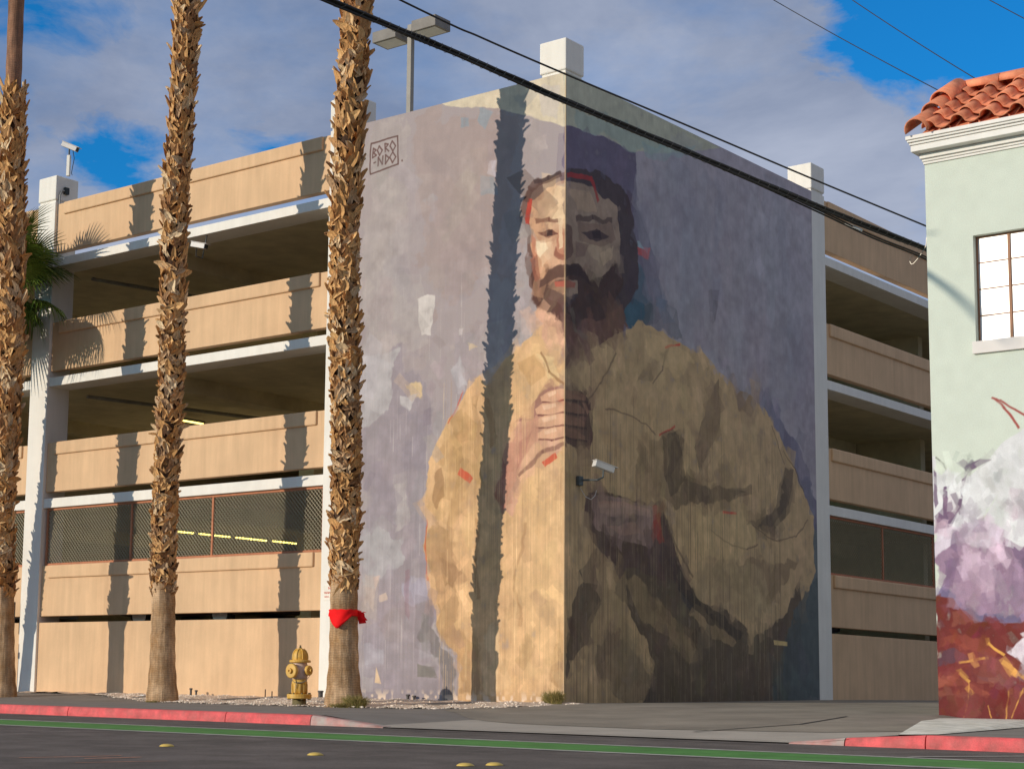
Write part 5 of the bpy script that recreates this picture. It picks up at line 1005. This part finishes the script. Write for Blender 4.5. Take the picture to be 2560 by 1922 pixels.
MB().lathe([(.142, .50), (.15, .56), (.155, .66), (.15, .76), (.13, .80), (.135, .815)], 28).build('upper_barrel', pale, hy_, smooth=True)
MB().lathe([(.15, .812), (.20, .816), (.205, .83), (.205, .85), (.195, .86), (.15, .866), (.148, .87), (.150, .92), (.138, .98), (.11, 1.03), (.07, 1.065), (.035, 1.078), (.032, 1.085)], 28).build('bonnet', yel, hy_, smooth=False)
q = MB()
for k in range(8):
    a = k*math.pi/4+.3; P = [(.152, .875), (.152, .93), (.140, .985), (.112, 1.035), (.07, 1.07)]
    q.tube([(r*math.cos(a), r*math.sin(a), z) for r, z in P], .014, 5)
q.build('bonnet_ribs', yel, hy_, smooth=True)
MB().lathe([(.03, 1.08), (.028, 1.10), (.018, 1.105), (.018, 1.14)], 5).build('operating_nut', hb, hy_)
def nozzle(a, r, L, z, m1):
    Mz = Matrix.Translation((0, 0, z)) @ Matrix.Rotation(a, 4, 'Z') @ Matrix.Rotation(math.pi/2, 4, 'Y')
    o = MB().lathe([(r*.9, .10), (r*.9, L-.05)], 20, M=Mz).build('nozzle', pale, hy_, smooth=True)
    MB().lathe([(r*1.1, L-.05), (r*1.22, L-.045), (r*1.22, L), (r*1.12, L+.012), (r*.45, L+.014), (r*.42, L+.055), (r*.2, L+.057), (r*.2, L+.035)], 20, M=Mz).build('nozzle_cap', m1, o, smooth=False)
camang = math.atan2(-24.5, 23)
nozzle(camang-rad(42), .112, .25, .655, yel); nozzle(camang+rad(50), .078, .235, .665, yel); nozzle(camang+rad(172), .062, .22, .665, yel)
def chain(p, q_, sg, n):
    b_ = MB(); pts = [Vector(p).lerp(Vector(q_), i/n)-Vector((0, 0, sg*4*(i/n)*(1-i/n))) for i in range(n+1)]
    for i in range(n):
        c = (pts[i]+pts[i+1])/2; d = (pts[i+1]-pts[i]).normalized(); s_ = d.cross(Vector((0, 0, 1)) if i % 2 else Vector((.7, .7, .1))).normalized(); R1 = .011
        b_.tube([c+d*R1*1.5*math.cos(t)+s_*R1*math.sin(t) for t in [k*math.pi/3 for k in range(7)]], .0035, 4, cap=False)
    return b_
ca_ = camang
fr_ = lambda a, r, z: (r*math.cos(a), r*math.sin(a), z)
b_ = chain(fr_(ca_+rad(60), .24, .60), fr_(ca_-rad(10), .17, .44), .06, 22); b2 = chain(fr_(ca_-rad(10), .17, .44), fr_(ca_-rad(50), .24, .56), .05, 16); b_.add(b2.v, b2.f); b3 = chain(fr_(ca_-rad(20), .17, .42), fr_(ca_-rad(25), .165, .33), 0, 5); b_.add(b3.v, b3.f)
b_.build('chain', chm, hy_)
# ------------------------------------------------------------------ red bandana tied round the palm
redc_ = mat('red_cloth', (.90, .004, .006), rough=.8, var=.08, vscale=8)
bx = -3.05; by = -2.80
ba = empty('bandana', (bx, by, 1.6), label='bright red bandana tied round the palm trunk', cat='bandana')
V = []; F = []; NA = 40; ca2 = math.atan2(-26, 23)
for i in range(NA+1):
    a = ca2-math.pi*.98+2*math.pi*.96*i/NA; da = (a-(ca2-.42)); tri = max(0, 1-abs(da)/.95); low = -.02-.25*tri**1.0
    top = .10+.006*math.sin(i*1.7)
    for j in range(7):
        z = top+(low-top)*j/6; r = .286+.008*math.sin(i*.9+j)+.015*tri*j/6; V.append((r*math.cos(a), r*math.sin(a), z))
for i in range(NA):
    for j in range(6): k = i*7+j; F.append((k, k+1, k+8, k+7))
o = MB().add(V, F).build('cloth_band', redc_, ba, smooth=True); sd = o.modifiers.new('s', 'SOLIDIFY'); sd.thickness = .008
kn = ca2+1.25; kp = Vector((.315*math.cos(kn), .315*math.sin(kn), .05))
MB().lathe([(.01, -.035), (.03, -.02), (.036, 0), (.028, .024), (.01, .035)], 10, tuple(kp)).build('knot', redc_, ba, smooth=True)
for s_, (dx, dz) in enumerate([((.07), -.15), ((.04), -.2), ((.04), .0)]):
    V = []; F = []; outv = Vector((math.cos(kn+.0), math.sin(kn+.0), 0)); tv = Vector((.77, .64, 0))
    for i in range(7):
        t = i/6; p = kp+tv*dx*t+Vector((0, 0, dz*t*(.6+.4*t)))+outv*.015*math.sin(t*7+s_); w = .02+.03*t
        for sgn in (-1, 1): V.append(p+Vector((.02, .02, .0))*sgn+tv*w*sgn*.8+Vector((0, 0, .01*sgn)))
    F = [(2*i, 2*i+1, 2*i+3, 2*i+2) for i in range(6)]
    tl = MB().add(V, F).build('cloth_tail', redc_, ba, smooth=True); sd = tl.modifiers.new('s', 'SOLIDIFY'); sd.thickness = .006
# ------------------------------------------------------------------ sign on the white column
def text_mesh(txt, size, m, parent, loc, rot, name='lettering', ext=.002):
    cu = bpy.data.curves.new('t', 'FONT'); cu.body = txt; cu.size = size; cu.align_x = 'CENTER'; cu.extrude = ext; ob = bpy.data.objects.new('t', cu); col.objects.link(ob)
    bpy.context.view_layer.update(); me = bpy.data.meshes.new_from_object(ob.evaluated_get(bpy.context.evaluated_depsgraph_get())); bpy.data.objects.remove(ob); o = bpy.data.objects.new(name, me); col.objects.link(o); me.materials.clear(); me.materials.append(m)
    o.parent = parent; o.location = loc; o.rotation_euler = rot; return o
sg = empty('notice_sign', (-5.93, 0, 2.24), label='small white notice with red lettering on the column behind the bandana palm', cat='sign')
MB().box(-.20, .20, -.012, -.001, -.16, .15).build('plate', mat('sign_plate', (.78, .74, .66), rough=.5), sg)
rl = mat('red_lettering', (.66, .10, .05), rough=.6)
for tx, z, s_ in [('NO', .06, .085), ('TRESPASSING', -.03, .062), ('N.R.S. 207.200', -.11, .056)]: text_mesh(tx, s_, rl, sg, (0, -.015, z), (math.pi/2, 0, 0))
# ------------------------------------------------------------------ plants, pipe stubs, litter
grassm = tint_mat('dry_grass', [(0, (.34, .25, .08)), (.4, (.20, .19, .05)), (.7, (.42, .32, .13)), (1, (.34, .25, .08))], rough=.8, bump=.05)
def tuft(x, y, R, hgt, n, label, seed):
    r_ = random.Random(seed); b_ = MB(); z = H(x, y)
    for i in range(n):
        a = r_.random()*6.283; d = R*r_.random()**.6*.6; bx_, by_ = d*math.cos(a), d*math.sin(a)*.5; a2 = a+r_.uniform(-.8, .8); h = hgt*r_.uniform(.4, 1.1)*(1-.4*d/R); l = r_.uniform(.2, .9)*R*.8
        P = [(bx_+l*math.cos(a2)*t*t, by_+l*math.sin(a2)*.6*t*t, h*(t-.35*t*t*l/R)) for t in (0, .35, .7, 1)]
        w = r_.uniform(.003, .007); V = []
        for p, ww in zip(P, (w, w, w*.7, .001)): V += [(p[0]-ww*.8, p[1]-ww*.6, p[2]), (p[0]+ww*.8, p[1]+ww*.6, p[2])]
        b_.add(V, [(2*k, 2*k+1, 2*k+3, 2*k+2) for k in range(3)], r_.random())
    o = b_.build('grass_tuft', grassm, tint=True, label=label, cat='grass tuft', group='dry grass tufts at the wall foot'); o.location = (x, y, z-.01); return o
tuft(-.02, -.32, .28, .33, 620, 'dry yellow grass tuft growing at the corner of the painted walls', 1)
tuft(-2.55, -3.0, .34, .30, 680, 'dry bushy tuft growing against the foot of the bandana palm', 2)
tuft(-2.75, -3.2, .30, .12, 240, 'low flat tuft of dry grass in front of the bandana palm', 4)
tuft(-8.1, -2.95, .22, .07, 120, 'tiny green weeds in front of the middle palm', 5)
pvc = mat('stub_pipe', (.10, .09, .085), rough=.6, var=.2)
for (x, y, r, h, cp, lb) in [(-9.77, -.3, .024, .16, .036, 'taller capped pipe stub standing right of the middle palm'), (-9.60, -.3, .022, .12, .034, 'shorter capped pipe stub standing right of the middle palm'), (-7.48, -.3, .012, .17, .012, 'thin upright rod left of the hydrant, by the tan wall'), (-7.30, -.28, .012, .13, .012, 'shorter thin rod left of the hydrant, by the tan wall'), (-5.84, -.35, .05, .16, .062, 'thick pipe stub between the hydrant and the bandana palm'), (-3.62, -.2, .032, .11, .044, 'taller pipe stub at the foot of the painted wall'), (-3.46, -.2, .030, .09, .042, 'shorter pipe stub at the foot of the painted wall')]:
    e = empty('pipe_stub', (x, y, H(x, y)+.01), label=lb, cat='pipe stub', group='pipe stubs along the wall foot')
    MB().lathe([(r, -.05), (r, h)], 14).build('pipe', pvc, e, smooth=True)
    if cp > r: MB().lathe([(cp, h-.03), (cp, h), (cp*.9, h+.006)], 14).build('pipe_cap', pvc, e)
bagm = mat('plastic_litter', (.72, .70, .68), rough=.35, var=.1)
def litter(x, y, s, label, seed):
    r_ = random.Random(seed); V = [(s*(i-3)/3*r_.uniform(.8, 1.1), s*.5*(j-2)/2*r_.uniform(.7, 1.2), s*.25*r_.random()*(1 if 0 < i < 6 and 0 < j < 4 else .1)) for i in range(7) for j in range(5)]
    F = [(i*5+j, i*5+j+5, i*5+j+6, i*5+j+1) for i in range(6) for j in range(4)]
    o = MB().add(V, F).build('litter', bagm, smooth=True, label=label, cat='litter'); o.location = (x, y, H(x, y)+.02); o.modifiers.new('s', 'SOLIDIFY').thickness = .003
litter(-10.7, -.9, .13, 'crumpled white plastic scrap on the dirt left of the middle palm', 1)
litter(-2.9, -2.6, .06, 'small white scrap on the gravel below the painted wall', 2)
# irrigation valve standing by the left palm
vv = empty('standpipe', (-16.42, -.14, H(-16.42, -.14)), label='dark standpipe with a valve beside the left palm', cat='standpipe')
MB().tube([(0, 0, 0), (0, 0, 2.25)], .022, 8).build('pipe', pvc, vv, smooth=True); MB().tube([(.07, 0, 0), (.07, 0, 1.2)], .018, 8).build('pipe', pvc, vv, smooth=True)
MB().box(-.05, .06, -.05, .05, 1.45, 2.2).build('valve_box', pvc, vv, bevel=.015); MB().box(-.04, .12, -.04, .04, .85, 1.0).build('valve', pvc, vv, bevel=.015)
MB().tube([(0, 0, .12), (-.35, .0, .12)], .025, 8).build('pipe', pvc, vv, smooth=True)
# ------------------------------------------------------------------ cars parked inside
tyre = mat('tyre_rubber', (.02, .02, .02), rough=.8); rim = mat('alloy_rim', (.72, .72, .74), rough=.25, metal=.6, var=.02)
def car(x, y, z, rz, c, label, nm):
    e = empty('parked_car', (x, y, z), rz, label=label, cat='car', group='cars parked on the first deck')
    pm = mat(nm, c, rough=.3, var=.02, spec=.6)
    prof = [(-2.25, .35), (-2.3, .7), (-2.1, .95), (-1.5, 1.0), (-.9, 1.42), (.5, 1.46), (1.2, 1.02), (2.0, .9), (2.28, .7), (2.25, .35), (1.75, .3), (-1.75, .3)]
    V = []; n = len(prof)
    for yy, s in ((-.86, .96), (-.9, 1), (.9, 1), (.86, .96)):
        for px_, pz in prof: V.append((px_*s, yy*(1-.16*max(0, (pz-.95))/.5), .35+(pz-.35)*(s if pz > .5 else 1)))
    F = [(r*n+k, r*n+(k+1) % n, (r+1)*n+(k+1) % n, (r+1)*n+k) for r in range(3) for k in range(n)]+[tuple(range(n)), tuple(reversed(range(3*n, 4*n)))]
    MB().add(V, F).build('body', pm, e, bevel=.03)
    gl = mat('car_glass', (.02, .025, .03), rough=.05, spec=1)
    for s in (-1, 1): MB().add([(-1.35, s*.89, 1.02), (.95, s*.89, 1.03), (.45, s*.80, 1.38), (-.82, s*.80, 1.36)], [(0, 1, 2, 3)]).build('side_window', gl, e)
    for wx in (-1.4, 1.4):
        for s in (-1, 1):
            Mw = Matrix.Translation((wx, s*.84, .34)) @ Matrix.Rotation(-s*math.pi/2, 4, 'X')
            w = MB().lathe([(.22, -.1), (.33, -.09), (.35, -.05), (.35, .05), (.33, .09), (.25, .095), (.25, .02)], 24, M=Mw).build('wheel', tyre, e, smooth=True)
            b_ = MB().lathe([(.235, .06), (.25, .06), (.25, .1), (.235, .1)], 24, M=Mw); 
            for k in range(10):
                a = k*math.pi/5; Ms = Mw @ Matrix.Rotation(a, 4, 'Z'); q_ = MB().box(.03, .24, -.017, .017, .07, .095); b_.add([Ms @ Vector(v) for v in q_.v], q_.f)
            b_.lathe([(.05, .07), (.05, .1), (.02, .105)], 12, M=Mw); b_.build('rim', rim, w)
    return e
car(-12.1,2.36,1.6,0,(.05,.02,.02),'dark car with bright spoked wheels showing through the low slot','car_paint_dark')
car(-20.5,2.6,1.6,0,(.3,.3,.32),'grey car parked behind the panels left of the left white column','car_paint_grey')
car(-3.2,14.0,1.6,1.57,(.02,.025,.03),'black car parked deep inside beyond the shaded side wall','car_paint_black')
